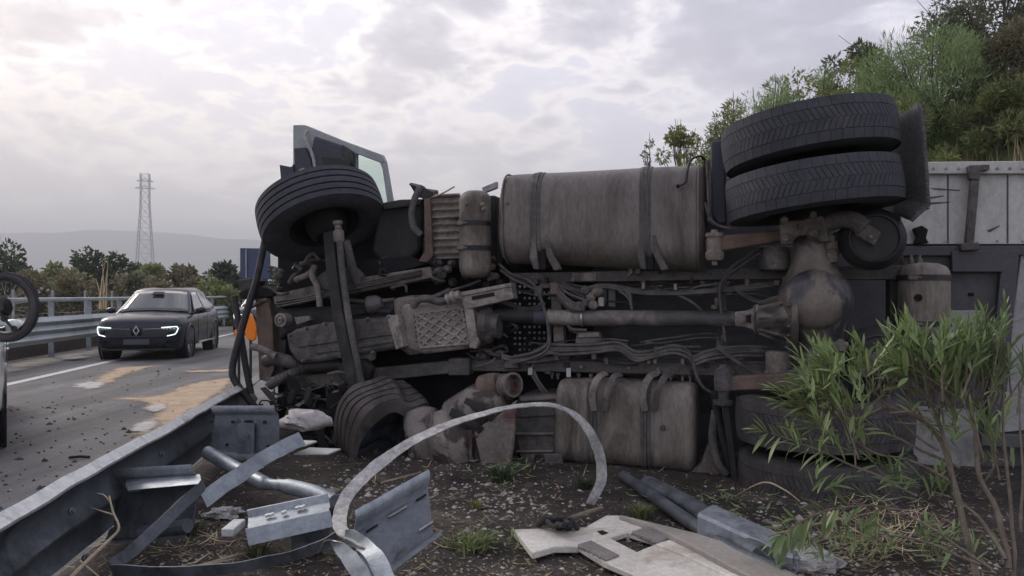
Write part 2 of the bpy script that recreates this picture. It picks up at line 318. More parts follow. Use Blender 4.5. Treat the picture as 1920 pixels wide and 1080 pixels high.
# sand thrown over the spilled oil: a thin granular sheet that thins out towards its edge
def sand_mat(name, c1, c2, c3):
    m = mat(name, c1, c2, scale=3, rough=.95, bump=.4, bscale=90, c3=c3, s3=4, t3=(.48,.7), grit=.35, gs=70)
    nt = m.node_tree; b = nt.nodes['Principled BSDF']; L = nt.links.new; tc = N(nt, 'ShaderNodeTexCoord'); at = N(nt, 'ShaderNodeAttribute', attribute_name='cover')
    n1 = N(nt, 'ShaderNodeTexNoise', i_Scale=2.6, i_Detail=10.0, i_Roughness=.7); n2 = N(nt, 'ShaderNodeTexNoise', i_Scale=60.0, i_Detail=3.0, i_Roughness=.7)
    L(tc.outputs['Object'], n1.inputs['Vector']); L(tc.outputs['Object'], n2.inputs['Vector'])
    a1 = N(nt, 'ShaderNodeMath', operation='MULTIPLY_ADD', i_1=1.3); L(n1.outputs[0], a1.inputs[0]); L(at.outputs['Fac'], a1.inputs[2])
    a2 = N(nt, 'ShaderNodeMath', operation='MULTIPLY_ADD', i_1=.7); L(n2.outputs[0], a2.inputs[0]); L(a1.outputs[0], a2.inputs[2])
    r = ramp(nt, [(.45, 0.0), (.58, 1.0)]); h = N(nt, 'ShaderNodeMath', operation='MULTIPLY', i_1=.5); L(a2.outputs[0], h.inputs[0]); L(h.outputs[0], r.inputs[0]); L(r.outputs[0], b.inputs['Alpha'])
    return m
def sand_patch(name, label, poly, seed, z=-.194, m='sand', feather=.45):
    P = [G(px, py, -.2).xy for px, py in poly]; n = len(P)
    x0, x1 = min(p.x for p in P)-feather, max(p.x for p in P)+feather; y0, y1 = min(p.y for p in P)-feather*1.5, max(p.y for p in P)+feather*1.5
    st = .09; nx, ny = int((x1-x0)/st)+1, int((y1-y0)/st)+1
    def sd(q):
        ins = False; d = 1e9
        for i in range(n):
            a, b = P[i], P[(i+1) % n]; ab = b-a; t = max(0, min(1, (q-a).dot(ab)/max(ab.length_squared, 1e-9))); d = min(d, (q-a-ab*t).length)
            if (a.y > q.y) != (b.y > q.y) and q.x < (b.x-a.x)*(q.y-a.y)/(b.y-a.y)+a.x: ins = not ins
        return d if ins else -d
    D = [[sd(Vector((x0+i*st, y0+j*st))) for i in range(nx)] for j in range(ny)]; idx = {}; vs = []; att = []; fs = []
    def vid(i, j):
        if (i, j) not in idx: idx[(i, j)] = len(vs); vs.append((x0+i*st, y0+j*st, z)); att.append(max(-1, min(1, D[j][i]/feather)))
        return idx[(i, j)]
    for j in range(ny-1):
        for i in range(nx-1):
            if max(D[j][i], D[j][i+1], D[j+1][i], D[j+1][i+1]) > -feather: fs.append((vid(i, j), vid(i+1, j), vid(i+1, j+1), vid(i, j+1)))
    o = raw(name, vs, fs, m); a = o.data.attributes.new('cover', 'FLOAT', 'POINT'); a.data.foreach_set('value', att)
    return tag(o, label, 'sand', kind='stuff')
MT['sand'] = sand_mat('damp_sand', (.40,.29,.185), (.51,.385,.265), (.30,.225,.155))
MT['powder'] = sand_mat('pale_absorbent_powder', (.42,.40,.37), (.54,.52,.49), (.30,.28,.26))
sand_patch('sand', 'strip of tan sand on the road before the black car', [(180,712),(215,690),(292,686),(262,694),(225,706),(205,718),(175,722)], 1.0, -.193)
sand_patch('sand', 'broad tan sand spill beside the near barrier', [(215,748),(300,742),(350,722),(400,712),(440,708),(425,728),(380,760),(330,795),(280,825),(255,822),(290,800),(300,790),(270,792),(300,770),(275,757)], 2.0)
sand_patch('sand', 'thin sand streak on the road beyond the spill', [(345,696),(440,693),(440,697),(360,699)], 3.0, -.191)
sand_patch('powder', 'pale powder patch beside the strip of sand', [(135,722),(160,716),(190,716),(200,724),(165,732)], 4.0, -.190, 'powder')
sand_patch('powder', 'small pale powder patch at the edge of the broad spill', [(255,796),(290,786),(298,797),(280,812),(250,810)], 5.0, -.187, 'powder', .25)
sand_patch('powder', 'pale powder smear in the middle of the broad spill', [(268,766),(305,758),(318,766),(285,776)], 6.0, -.188, 'powder', .25)
# ---------------------------------------------------------------- the overturned tractor unit
TK, TC = .30, 5.824                                  # underside plane: Y = TC - TK*X
TN = math.sqrt(1+TK*TK); TA = math.atan2(-TK, 1)
_eu = Vector((1/TN, -TK/TN, 0)); _ed = Vector((TK/TN, 1/TN, 0))
_y0 = TC/(1+TK*40/F); TO = Vector((40/F*_y0, _y0, 0))
def TY(px, w=0.0): return (TC-TN*w)/(1+TK*(px-960)/F)
def T(px, py, w=0.0):
    """photo pixel on the plane w metres in front of the chassis -> truck coordinates (x rearwards, y away, z up)"""
    d = W(px, py, TY(px, w))-TO; return Vector((d.dot(_eu), d.dot(_ed), d.z))
truck = empty('lorry_tractor', TO, TA, 'overturned lorry tractor unit lying on its side, dirty underside facing the viewer', 'lorry')
def poly(name, pts, w, d, m, par=None, bevel=.006, jit=0, js=4.0, smooth=35):
    mb = MB(); mb.prism([T(x, y, w) for x, y in pts], (0, d, 0))
    if jit: mb.jitter(jit, js, w*7)
    return mb.build(name, m, par or truck, smooth=smooth, bevel=bevel)
def pipe(name, pts, rp, m, par=None, n=8, k=5, flat=1.0):
    P = [T(x, y, w) for x, y, w in pts]; Y = TY(pts[0][0], pts[0][2])
    r = [q*Y/F for q in rp] if isinstance(rp, (list, tuple)) else rp*Y/F
    if k > 1 and len(P) > 2 and not isinstance(r, list): P = smooth_path(P, k)
    mb = MB(); mb.tube(P, r, n, flat=flat); return mb.build(name, m, par or truck, smooth=50)
def lath(name, px, py, w, axis, prof, m, par=None, n=20, bevel=0, **kw):
    k = TY(px, w)/F; mb = MB(); mb.lathe([(r*k, h*k) for r, h in prof], T(px, py, w), axis, n, **kw)
    return mb.build(name, m, par or truck, smooth=40, bevel=bevel)
def pbox(name, px0, py0, px1, py1, w, d, m, par=None, bevel=.008, **kw): return poly(name, [(px0, py0), (px1, py0), (px1, py1), (px0, py1)], w, d, m, par, bevel, **kw)
TOCAM = Vector((0, -1, 0)); UP = Vector((0, 0, 1)); RT = Vector((1, 0, 0))
def bolt(px, py, w, r, par, h=6):
    k = TY(px, w)/F
    mb = MB(); mb.lathe([(r*k*1.25, 0), (r*k*1.25, .006), (r*k, .007), (r*k, .007+h*k*.7), (r*k*.8, .007+h*k)], T(px, py, w), TOCAM, 6); return mb.build('bolt', 'chassis_pale', par, smooth=30)
# ---- tyres
def tyre_blocks(rows, Rr, crown):
    mb = MB()
    for (h0, h1, cnt, skew, gap, ph) in rows:
        st = 2*math.pi/cnt
        for i in range(cnt):
            vs = []
            for rr in (Rr-.012, Rr):
                for h in (h0, h1):
                    for e in (0, 1):
                        a = (i+ph)*st+(st*(1-gap))*(e-.5)+skew*(h-h0)/(h1-h0)
                        r_ = rr-crown*(abs(h)/.14)**2.5
                        vs.append(Vector((math.cos(a)*r_, math.sin(a)*r_, h)))
            mb.add(vs, [(0,1,3,2),(4,6,7,5),(0,4,5,1),(2,3,7,6),(0,2,6,4),(1,5,7,3)])
    return mb
def wheel(name, c, axis, Rr, wd, kind, m, par, rim_m='deep', squash=None):
    ax = Vector(axis).normalized(); q = UP.rotation_difference(ax).to_matrix().to_4x4(); M = Matrix.Translation(c) @ q
    hw = wd/2
    side = [(.285, -hw*.70), (.30, -hw*.82), (.36, -hw*1.0), (Rr-.12, -hw*1.06), (Rr-.055, -hw*1.0), (Rr-.025, -hw*.93)]
    if kind == 'drive': crownp = [(Rr-.016, -hw*.86), (Rr-.011, -hw*.5), (Rr-.010, 0), (Rr-.011, hw*.5), (Rr-.016, hw*.86)]
    else:
        crownp = []; g = [-.58, -.2, .2, .58]; prev = -.9
        for x in g+[.9+.05]:
            e = x-.05; crownp += [(Rr-.012*abs(prev)**2, hw*prev), (Rr-.012*abs(e)**2, hw*e)]
            if x < .9: crownp += [(Rr-.018, hw*(x-.035)), (Rr-.018, hw*(x+.035))]
            prev = x+.05
    prof = side+crownp+[(r, -h) for r, h in reversed(side)]
    mb = MB(); mb.lathe(prof, (0, 0, 0), UP, 72, caps=False)
    if squash: mb.v = [squash(p) for p in mb.v]
    mb.v = [M @ p for p in mb.v]
    o = mb.build(name, m, par, smooth=32)
    if kind == 'drive':
        rows = [(-hw*.95, -hw*.53, 50, .012, .035, 0), (-hw*.505, -hw*.005, 96, .06, .11, .2), (hw*.005, hw*.505, 96, -.06, .11, .55), (hw*.53, hw*.95, 50, -.012, .035, .5)]
        tb = tyre_blocks(rows, Rr, .012); tb.v = [M @ p for p in tb.v]; t = tb.build('tread', m, o, smooth=0); t['kind'] = 'stuff'
    rm = MB(); rm.lathe([(.29, -hw*.8), (.285, -hw*.6), (.26, -hw*.5), (.25, hw*.1), (.10, hw*.2), (.10, -hw*.3), (.001, -hw*.3)], (0, 0, 0), UP, 40, caps=False)
    rm.lathe([(.29, hw*.8), (.285, hw*.6), (.25, hw*.15)], (0, 0, 0), UP, 40, caps=False)
    if squash: rm.v = [squash(p) for p in rm.v]
    rm.v = [M @ p for p in rm.v]; rm.build('rim', rim_m, o, smooth=40)
    return o
RW = .552
wheel('tyre', T(1514, 264, .25), (-.125, .03, 1), RW, .285, 'drive', 'rubber', truck)
wheel('tyre', T(1522, 361, .25), (-.11, .02, 1), RW, .285, 'drive', 'rubber', truck)
wheel('tyre', T(1541, 783, .25), (-.02, .0, 1), RW, .285, 'drive', 'rubber_dust', truck)
wheel('tyre', T(1547, 886, .25), (-.02, .0, 1), RW, .285, 'drive', 'rubber_dust', truck)
wheel('tyre', T(603, 404, .12), (-.43, .24, .87), .515, .30, 'steer', 'rubber', truck)
def crush(p):
    q = p.copy(); a = math.atan2(p.y, p.x); q.x *= 1.0+.10*math.sin(2*a+.6); q.y *= .84; n = noise.noise_vector(p*3.0+Vector((3, 1, 5))); return q+n*.10
t = wheel('tyre', T(712, 792, .16), (.72, -.38, -.58), .40, .34, 'steer', 'rubber_brown', truck, 'blueblack', crush); t['label'] = 'burst front tyre folded over its bent rim'
# ---- cab shell lying behind the running gear
def cab():
    x0, x1 = T(505, 600, -.2).x, T(938, 600, -.2).x
    mb = MB(); mb.box(((x0+x1)/2, 1.62, 1.05), (x1-x0, 2.5, 2.02)); mb.jitter(.02, 1.5)
    c = mb.build('cab', 'black', truck, bevel=.08)  # white cab coloured black to put shade behind the frame gaps
    mb = MB(); mb.box((x1+.03, 1.3, 1.03), (.03, 1.7, .60)); mb.build('cab_rear_wall', 'white_paint', c, bevel=.01)
    mb = MB(); mb.box(((x0+x1)/2-.02, .33, 1.05), (x1-x0-.06, .06, 1.96)); mb.build('cab_floor', 'deep', c, bevel=.02)
cab()
# ---- chassis frame
fr = poly('frame_rail', [(955,512),(1400,503),(1705,497),(1705,524),(1400,524),(955,531)], 0, .27, 'chassis')
fr2 = poly('frame_rail', [(868,675),(1030,676),(1420,683),(1720,688),(1720,712),(1420,706),(1030,697),(868,696)], 0, .27, 'chassis')
poly('frame_rail', [(511,553),(598,533),(806,500),(812,520),(640,555),(515,571)], .04, .24, 'chassis_pale')
poly('frame_rail', [(540,708),(684,692),(868,674),(872,697),(690,716),(545,730)], .04, .24, 'chassis')
poly('frame_plate', [(1072,512),(1118,511),(1118,527),(1072,528)], .012, .01, 'chassis_pale', fr)
for x, y in ((1180,516),(1260,514),(1330,512),(1000,521),(1450,511)): bolt(x, y, 0, 3, fr)
for x, y in ((1000,686),(1090,688),(1180,690),(1270,692),(1320,693)): bolt(x, y, 0, 3, fr2)
for i, x in enumerate((1035,1046,1085,1108,1258,1280,1294,1306)):
    lath('bolt', x, 698+i*.8, -.05, (0, 0, -1), [(4, 0), (4, 5), (2.5, 6), (2, 12)], 'chassis_pale', fr2, 8)
poly('cross_member', [(1031,540),(1055,540),(1052,585),(1060,655),(1066,678),(1040,678),(1036,600)], -.03, .10, 'chassis_pale')
poly('cross_member', [(1338,528),(1368,528),(1362,560),(1364,690),(1341,690),(1345,600)], -.02, .08, 'chassis')
poly('cross_member', [(1668,520),(1700,520),(1700,695),(1668,695)], -.05, .15, 'black')
pbox('cross_member', 905, 528, 918, 678, -.08, .1, 'black')
for (x0, y0, x1, y1) in ((1340,558,1352,574),(1352,628,1362,640),(1356,540,1372,552),(1334,572,1346,580)): pbox('bracket', x0, y0, x1, y1, .04, .06, 'chassis_pale', bevel=.004)
# ---- perforated catwalk behind the cab
def perforated():
    mb = MB(); x0, x1, y0, y1 = 952, 1034, 532, 672; nx, ny = 9, 13
    for i in range(nx):
        for j in range(ny):
            ax0 = x0+(x1-x0)*i/nx; ax1 = x0+(x1-x0)*(i+1)/nx; by0 = y0+(y1-y0)*j/ny; by1 = y0+(y1-y0)*(j+1)/ny
            cx, cy, r = (ax0+ax1)/2, (by0+by1)/2, 2.6
            if (i*7+j*3) % 5 == 0: mb.add([T(ax0,by0,-.22),T(ax1,by0,-.22),T(ax1,by1,-.22),T(ax0,by1,-.22)], [(0,1,2,3)]); continue
            oc = [T(cx+r*math.cos(a*math.pi/4+.39), cy+r*math.sin(a*math.pi/4+.39), -.22) for a in range(8)]
            sq = [T(ax1,cy+.1,-.22),T(ax1,by1,-.22),T(cx,by1,-.22),T(ax0,by1,-.22),T(ax0,cy,-.22),T(ax0,by0,-.22),T(cx,by0,-.22),T(ax1,by0,-.22)]
            mb.add(oc+sq, [(k, (k+1) % 8, 8+(k+1) % 8, 8+k) for k in range(8)])
    mb.build('perforated_plate', 'deep', truck, smooth=0)
perforated()
pbox('dark_backing', 925, 484, 1110, 533, -.30, .04, 'deep'); pbox('dark_backing', 925, 676, 1110, 760, -.30, .04, 'deep'); pbox('dark_backing', 1034, 528, 1112, 690, -.34, .04, 'deep')  # dark backing sheets added to keep the frame gaps looking shaded
# ---- propeller shaft, gearbox, engine
ps = pipe('propeller_shaft', [(930,592,.05),(1005,594,.05)], 13, 'black', k=1, n=20)
lath('sleeve', 1003, 594.5, .05, T(1100,596,.05)-T(1003,594.5,.05), [(13,0),(14,1),(14,22),(11,23)], 'blueblack', ps, 24)
lath('slip_joint', 1026, 595, .05, T(1100,596.5,.05)-T(1026,595,.05), [(13,0),(14.5,2),(14.5,64),(13,66)], 'cast', ps, 24)
lath('collar', 1090, 596, .05, T(1150,597,.05)-T(1090,596,.05), [(15.5,0),(16.5,1),(16.5,4),(15.5,5)], 'steel', ps, 24)
MT['shaft'] = mat('scuffed_shaft_paint', (.035,.034,.036), (.07,.066,.064), scale=5, rough=.55, bump=.1, c3=(.20,.175,.16), s3=2.2, t3=(.46,.62))
lath('shaft_tube', 1095, 596, .05, T(1300,598,.05)-T(1095,596,.05), [(14,0),(15,3),(15,262),(12,280),(9,286)], 'shaft', ps, 24)
lath('universal_joint', 1388, 598, .09, TOCAM, [(11,-8),(11,8),(7,9),(7,11)], 'chassis_pale', ps, 16)
poly('yoke', [(1378,585),(1398,583),(1418,577),(1418,588),(1398,592),(1398,604),(1418,610),(1418,620),(1396,613),(1378,611)], .10, .09, 'cast', ps)
gb = poly('gearbox', [(752,572),(790,566),(862,560),(898,588),(904,620),(893,652),(795,664),(756,655),(748,610)], .14, .42, 'cast', bevel=.025)
poly('cover_panel', [(776,585),(868,574),(883,646),(785,655)], .155, .02, 'cast', gb)
def ribs():
    A, B, C, D = (779,588), (865,577), (880,644), (787,652)
    def uv(u, v): return (A[0]*(1-u)*(1-v)+B[0]*u*(1-v)+C[0]*u*v+D[0]*(1-u)*v, A[1]*(1-u)*(1-v)+B[1]*u*(1-v)+C[1]*u*v+D[1]*(1-u)*v)
    def rib(u0, v0, u1, v1, r=.0065):
        a = T(*uv(u0, v0), .165); b = T(*uv(u1, v1), .165); mb = MB(); mb.tube([a, b], r*1.4, 6); mb.build('rib', 'cast', gb, smooth=0)
    n = 4
    for i in range(-n+1, n):
        for sgn in (1, -1):
            # line v = sgn*(u) *1.0 + c clipped to the unit square
            c = i/n*1.0+(0 if sgn == 1 else 1)
            pts = []
            for u in (0.0, 1.0):
                v = sgn*u+c
                if 0 <= v <= 1: pts.append((u, v))
            for v in (0.0, 1.0):
                u = (v-c)*sgn
                if 0 < u < 1: pts.append((u, v))
            if len(pts) >= 2 and abs(pts[0][0]-pts[1][0]) > .12: rib(*pts[0], *pts[1])
    for a, b in (((0,0),(1,0)),((1,0),(1,1)),((1,1),(0,1)),((0,1),(0,0))): rib(*a, *b, r=.008)
    for k in range(7):
        for u in (-.03, 1.03): x, y = uv(u, .06+k*.147); bolt(x, y, .165, 3, gb)
ribs()
poly('end_flange', [(868,566),(884,566),(898,640),(892,655),(880,652)], .19, .08, 'cast', gb)
poly('bell_housing', [(735,560),(775,552),(790,572),(796,660),(765,668),(742,650),(738,600)], .10, .4, 'bell', gb, bevel=.03)
lath('output_hub', 905, 610, .08, RT, [(34,0),(34,14),(24,22),(24,34),(14,36)], 'engine', gb, 18)
pipe('coolant_pipe', [(775,575,.2),(784,563,.22),(800,560,.24),(822,565,.22),(840,563,.22)], 7.5, 'engine', gb)
lath('clamp_union', 838, 562, .22, T(868,550,.22)-T(838,562,.22), [(8,0),(11,1),(11,5),(9,6),(9,10),(12,11),(12,17),(9,18),(9,28)], 'cast', gb, 16)
mb_ = poly('mounting_bracket', [(862,548),(958,530),(963,560),(876,580),(868,575)], .20, .12, 'cast')
poly('bracket_slot', [(884,556),(926,548),(928,555),(886,563)], .203, .02, 'deep', mb_, 0)
poly('bracket_lip', [(864,548),(958,530),(959,537),(866,555)], .215, .03, 'cast', mb_, .004)
sump = poly('engine_sump', [(535,629),(552,617),(600,606),(655,600),(742,592),(748,640),(742,655),(660,668),(590,680),(556,682),(540,655)], .22, .45, 'engine', bevel=.03)
poly('sump_step', [(556,640),(640,628),(735,618),(737,628),(640,640),(558,652)], .236, .02, 'engine', sump, .006)
poly('sump_step', [(590,655),(650,648),(738,636),(739,642),(650,656),(592,664)], .234, .02, 'engine', sump, .006)
poly('sump_flange', [(724,592),(744,590),(757,650),(742,656)], .24, .1, 'cast', sump, .006)
for x, y in ((545,628),(575,615),(610,607),(690,598),(730,593),(570,676),(640,668),(700,660)): bolt(x, y, .22, 3, sump)
poly('engine_block', [(520,580),(600,575),(740,560),(740,600),(600,612),(540,625),(522,640)], .08, .4, 'black', bevel=.03)
lath('idler_pulley', 528, 600, .16, TOCAM, [(13,-20),(13,4),(10,4.5),(9,1),(5,1),(5,6),(2.5,6.5),(2.4,2),(.1,2)], 'cast', n=24)
poly('bracket', [(551,595),(578,592),(582,600),(556,610)], .18, .05, 'chassis_pale')
poly('front_panel', [(478,560),(500,556),(512,600),(512,690),(503,716),(486,712),(482,640)], .05, .06, 'rust', jit=.02)
poly('front_panel', [(498,558),(528,556),(538,640),(530,700),(508,712),(510,640)], .0, .05, 'black', jit=.02)
poly('front_panel', [(527,560),(600,552),(620,700),(560,704),(534,690)], -.08, .05, 'deep', jit=.02)
pipe('bent_pipe', [(474,650,.25),(492,655,.28),(518,668,.28)], 7, 'chassis_pale')
pipe('intake_duct', [(498,678,.18),(515,672,.2),(535,676,.2),(552,682,.15)], 12, 'engine')
def bellows():
    P = smooth_path([T(505,723,.15), T(525,710,.2), T(548,700,.2), T(572,690,.16)], 8); mb = MB()
    mb.tube(P, [(.045 if i % 2 else .03) for i in range(len(P))], 12); mb.build('bellows_hose', 'engine', truck, smooth=50)
bellows()
pipe('exhaust_stub', [(560,690,.14),(600,686,.12),(640,684,.1)], 12, 'black')
lath('filter_can', 676, 672, .05, Vector((.8,0,.35)), [(12,0),(13,2),(13,26),(8,30)], 'pale_panel', n=16)
pipe('coolant_hose', [(590,500,.15),(585,515,.2),(596,540,.2),(600,575,.2)], 6, 'chassis_pale')
pipe('coolant_hose', [(555,525,.12),(575,516,.15),(590,505,.15)], 6, 'chassis_pale')
pipe('steering_hose', [(640,560,.06),(690,566,.08),(740,562,.08)], 4, 'hose')
pipe('steering_hose', [(650,590,.1),(700,583,.1),(735,585,.1)], 5, 'black')
lath('steering_box', 690, 573, .1, Vector((1,0,.2)), [(14,0),(18,4),(16,20),(9,30)], 'engine', n=14)
# ---- front axle
ax = MB(); ax.tube(smooth_path([T(620,436,.24), T(624,480,.27), T(628,520,.28), T(640,600,.28), T(655,670,.28), T(674,748,.26)], 5), .088, 4, flat=.75, up=(1,.9,0)); ax = ax.build('front_axle', 'black', truck, smooth=0, bevel=.012)
pipe('track_rod', [(635,428,.33),(641,500,.36),(654,596,.37),(668,668,.37),(682,740,.34)], 6.5, 'chassis')
lath('rod_end', 635, 440, .33, Vector((-.1,0,1)), [(8,-14),(10,-10),(10,6),(6,10),(6,18),(9,20),(9,26)], 'chassis_pale', n=14)
lath('kingpin_hub', 616, 436, .16, (-.43,.24,.87), [(26,-10),(34,-2),(38,12),(38,30)], 'deep', n=20)
poly('spring_seat', [(590,520),(612,505),(660,500),(676,515),(668,540),(640,548),(600,545)], .17, .1, 'chassis', bevel=.02)
poly('spring_seat', [(630,680),(680,672),(696,690),(690,715),(650,722),(636,708)], .17, .1, 'black', bevel=.02)
for i in range(3): pipe('leaf_spring', [(520,566+i*5,.1+.025*i),(580,556+i*4,.13+.025*i),(640,540+i*4,.14+.02*i),(720,522+i*4,.1),(790,508+i*3,.06)], 5, 'chassis', flat=.5)
pipe('shock_absorber', [(648,452,.3),(660,500,.22),(668,530,.16)], 9, 'chassis')
poly('wheel_arch', [(712,385),(740,378),(786,374),(790,400),(786,470),(762,492),(716,496),(694,470)], -.05, .25, 'black', jit=.015, bevel=.03)
poly('wheel_arch_lip', [(716,380),(752,374),(790,372),(788,382),(752,388),(720,392)], .02, .06, 'black', jit=.01)
poly('under_tray', [(665,490),(770,480),(800,497),(730,512),(660,525)], .0, .1, 'deep', jit=.03, js=7)
# ---- open door standing up above the wheel
def door():
    w = -.55
    outer = [(549,234),(571,234),(587,240),(640,262),(716,290),(722,304),(736,392),(690,400),(555,400),(549,340)]
    win = [(667,288),(712,305),(717,318),(728,388),(668,384)]
    d = poly('door', [(549,234),(571,234),(587,240),(640,262),(716,290),(722,304),(712,305),(667,288),(668,400),(555,400),(549,340)], w, .06, 'door_paint', bevel=.008)
    poly('door_frame', [(712,305),(722,304),(738,396),(728,396),(717,318)], w-.002, .055, 'door_paint', d, .006)
    poly('door_trim', [(588,254),(640,272),(664,286),(664,396),(592,396),(592,320),(583,280)], w+.035, .05, 'blueblack', d, .02)
    poly('armrest', [(600,290),(640,294),(656,300),(656,330),(606,318)], w+.07, .06, 'black', d, .02)
    poly('map_pocket', [(640,270),(662,284),(662,312),(640,306)], w+.045, .03, 'black', d, .01)
    poly('hinge_panel', [(550,277),(572,276),(583,300),(588,340),(586,390),(556,392)], w+.03, .05, 'blueblack', d, .01)
    pipe('door_seal', [(577,244,w+.04),(572,258,w+.04),(584,285,w+.04),(590,310,w+.04),(592,345,w+.04)], 3.2, 'pale_panel', d)
    poly('latch', [(560,318),(569,314),(571,330),(561,334)], w+.05, .03, 'pale_panel', d, .003)
    poly('latch_slot', [(562,320),(567,318),(569,328),(563,330)], w+.054, .01, 'deep', d, 0)
    gm, nt, b = new_mat('tinted_door_glass'); b.inputs['Base Color'].default_value = (.72,.86,.78,1); b.inputs['Roughness'].default_value = .03; b.inputs['Transmission Weight'].default_value = 1.0; b.inputs['IOR'].default_value = 1.1
    MT['door_glass'] = gm
    poly('window_pane', [(668,289),(712,306),(717,319),(729,390),(668,386)], w-.02, .006, 'door_glass', d, 0)
    poly('step_panel', [(524,308),(546,312),(550,306),(552,400),(530,370)], w+.04, .06, 'blueblack', jit=.01)
door()
# ---- heat shield, small air tank and bracketry behind the wheel
hs = MB(); P0, P1 = T(796,365,.02), T(862,362,.02); Q0, Q1 = T(798,486,.02), T(862,484,.02)
sec = []; nz = 60
for i in range(nz+1):
    t = i/nz; off = .022*max(-.4, math.sin(t*9*2*math.pi))
    sec.append((P0.lerp(Q0, t)+Vector((0, -off, 0)), P1.lerp(Q1, t)+Vector((0, -off, 0))))
hs.add([p for ab in sec for p in ab]+[p+Vector((0,.03,0)) for ab in sec for p in ab], [(2*i, 2*i+1, 2*i+3, 2*i+2) for i in range(nz)]+[(2*(nz+1)+2*i, 2*(nz+1)+2*i+2, 2*(nz+1)+2*i+3, 2*(nz+1)+2*i+1) for i in range(nz)])
hs = hs.build('corrugated_shield', 'chassis_pale', truck, smooth=60)
pbox('shield_back', 790, 366, 930, 500, -.1, .2, 'black', bevel=.02)
poly('support_strap', [(795,372),(806,372),(812,480),(800,492),(784,490),(796,470)], .06, .03, 'rust')
pipe('bent_bracket', [(772,346,.02),(786,352,.05),(778,372,.06),(772,400,.06),(776,425,.06),(790,440,.05)], 7, 'chassis', flat=.5)
poly('torn_bracket', [(768,345),(786,346),(796,352),(812,356),(814,364),(796,372),(780,368)], .04, .1, 'black', jit=.03, js=9)
pipe('loose_wire', [(800,372,.02),(822,366,.05),(838,358,.1),(852,350,.12)], 1.6, 'straw')
def air_tank(name, px, yt, yb, r, w, m, bands, par=None):
    k = TY(px, w)/F; ct = T(px, yt, w); cb = T(px, yb, w); H = (ct-cb).length; rr = r*k
    mb = MB(); mb.lathe([(.001, 0), (rr*.55, .008), (rr*.85, .03), (rr*.97, .06), (rr, .09), (rr, H-.09), (rr*.97, H-.06), (rr*.85, H-.03), (rr*.55, H-.008), (.001, H)], cb, ct-cb, 32, caps=False)
    o = mb.build(name, m, par or truck, smooth=60)
    for y in bands:
        t = (yb-y)/(yb-yt); c = cb.lerp(ct, t); b = MB(); b.lathe([(rr+.001, -.018), (rr+.007, -.018), (rr+.007, .018), (rr+.001, .018)], c, ct-cb, 32, caps=False); b = b.build('band', 'black', o, smooth=40)
        q = MB(); q.box(c+Vector((-rr*.6, -rr*.86, 0)), (.05, .05, .03)); q.lathe([(.008, 0), (.008, .09)], c+Vector((-rr*.6-.03, -rr*.9-.01, 0)), RT, 8); q.build('clamp', 'chassis_pale', b, bevel=.004)
    return o
at = air_tank('air_tank', 891, 357, 522, 30, .10, 'tank2', (420, 466))
for x, y in ((876,382),(905,384),(908,392)): bolt(x, y, .21, 4, at)
# ---- fuel tanks
def fuel_tank(px0, px1, yt0, yb0, yt1, yb1, w, depth, rad, m, bow=0.0):
    """rounded-box tank along the frame; ends given by photo rows"""
    a0, a1 = T(px0, yt0, w), T(px0, yb0, w); b0, b1 = T(px1, yt1, w), T(px1, yb1, w)
    def section(top, bot, inset=0.0, grow=0.0):
        H = top.z-bot.z; cz = (top.z+bot.z)/2; cy = top.y+depth/2; hy = depth/2-inset+grow; hz = H/2-inset+grow; r = min(rad, hy, hz)
        pts = []
        for q, (sy, sz) in enumerate(((1, 1), (-1, 1), (-1, -1), (1, -1))):
            for k in range(7):
                g = (q*90+k*15)*math.pi/180
                pts.append(((hy-r)*sy+math.cos(g)*r+cy, (hz-r)*sz+math.sin(g)*r+cz))
        return pts
    def lerp_ends(t): return a0.lerp(b0, t), a1.lerp(b1, t)
    st = [(0.0, .10), (.006, .05), (.015, .022), (.03, .006), (.05, 0)]+[(i/20, 0) for i in range(2, 19)]+[(.95, 0), (.97, .006), (.985, .022), (.994, .05), (1.0, .10)]
    mb = MB(); n = 28; vs = []
    for t, ins in st:
        tp, bt = lerp_ends(t); vs += [Vector((tp.x, y, z)) for y, z in section(tp, bt, ins)]
    fs = [(i*n+k, i*n+(k+1) % n, (i+1)*n+(k+1) % n, (i+1)*n+k) for i in range(len(st)-1) for k in range(n)]+[tuple(range(n-1, -1, -1)), tuple(range((len(st)-1)*n, len(st)*n))]
    mb.add(vs, fs); mb.v = [p+noise.noise_vector(p*1.8)*bow for p in mb.v]
    o = mb.build('fuel_tank', m, truck, smooth=50)
    def strap(t, wd, ribs=True, m='chassis', k0=4, k1=24, name='strap'):
        s = MB(); L = (b0-a0).length
        for dx, g in ([(-wd/2, .006), (-wd*.22, .009), (wd*.08, .006)] if ribs else [(-wd/2, .008)]):
            ww = wd*.24 if ribs else wd
            ring = []
            for e in (0, 1):
                tt = t+(dx+ww*e)/L; tp, bt = lerp_ends(tt)
                ring.append([Vector((tp.x, y, z)) for y, z in section(tp, bt, 0, g)]); ring.append([Vector((tp.x, y, z)) for y, z in section(tp, bt, 0, -.003)])
            idx = list(range(k0, k1)); m_ = len(idx); A, A2, B, B2 = ring
            vs = [r[k % n] for r in (A, B, B2, A2) for k in idx]
            s.add(vs, [(q*m_+i, ((q+1) % 4)*m_+i, ((q+1) % 4)*m_+i+1, q*m_+i+1) for q in range(4) for i in range(m_-1)])
        return s.build(name, m, o, smooth=40)
    return o, strap
ft, strap = fuel_tank(930, 1322, 322, 492, 300, 508, .22, .62, .20, 'tank', .012)
strap(.205, .10); strap(.735, .10); strap(.032, .010, False, 'tank', 6, 26, 'weld_seam'); strap(.968, .010, False, 'tank', 6, 26, 'weld_seam')
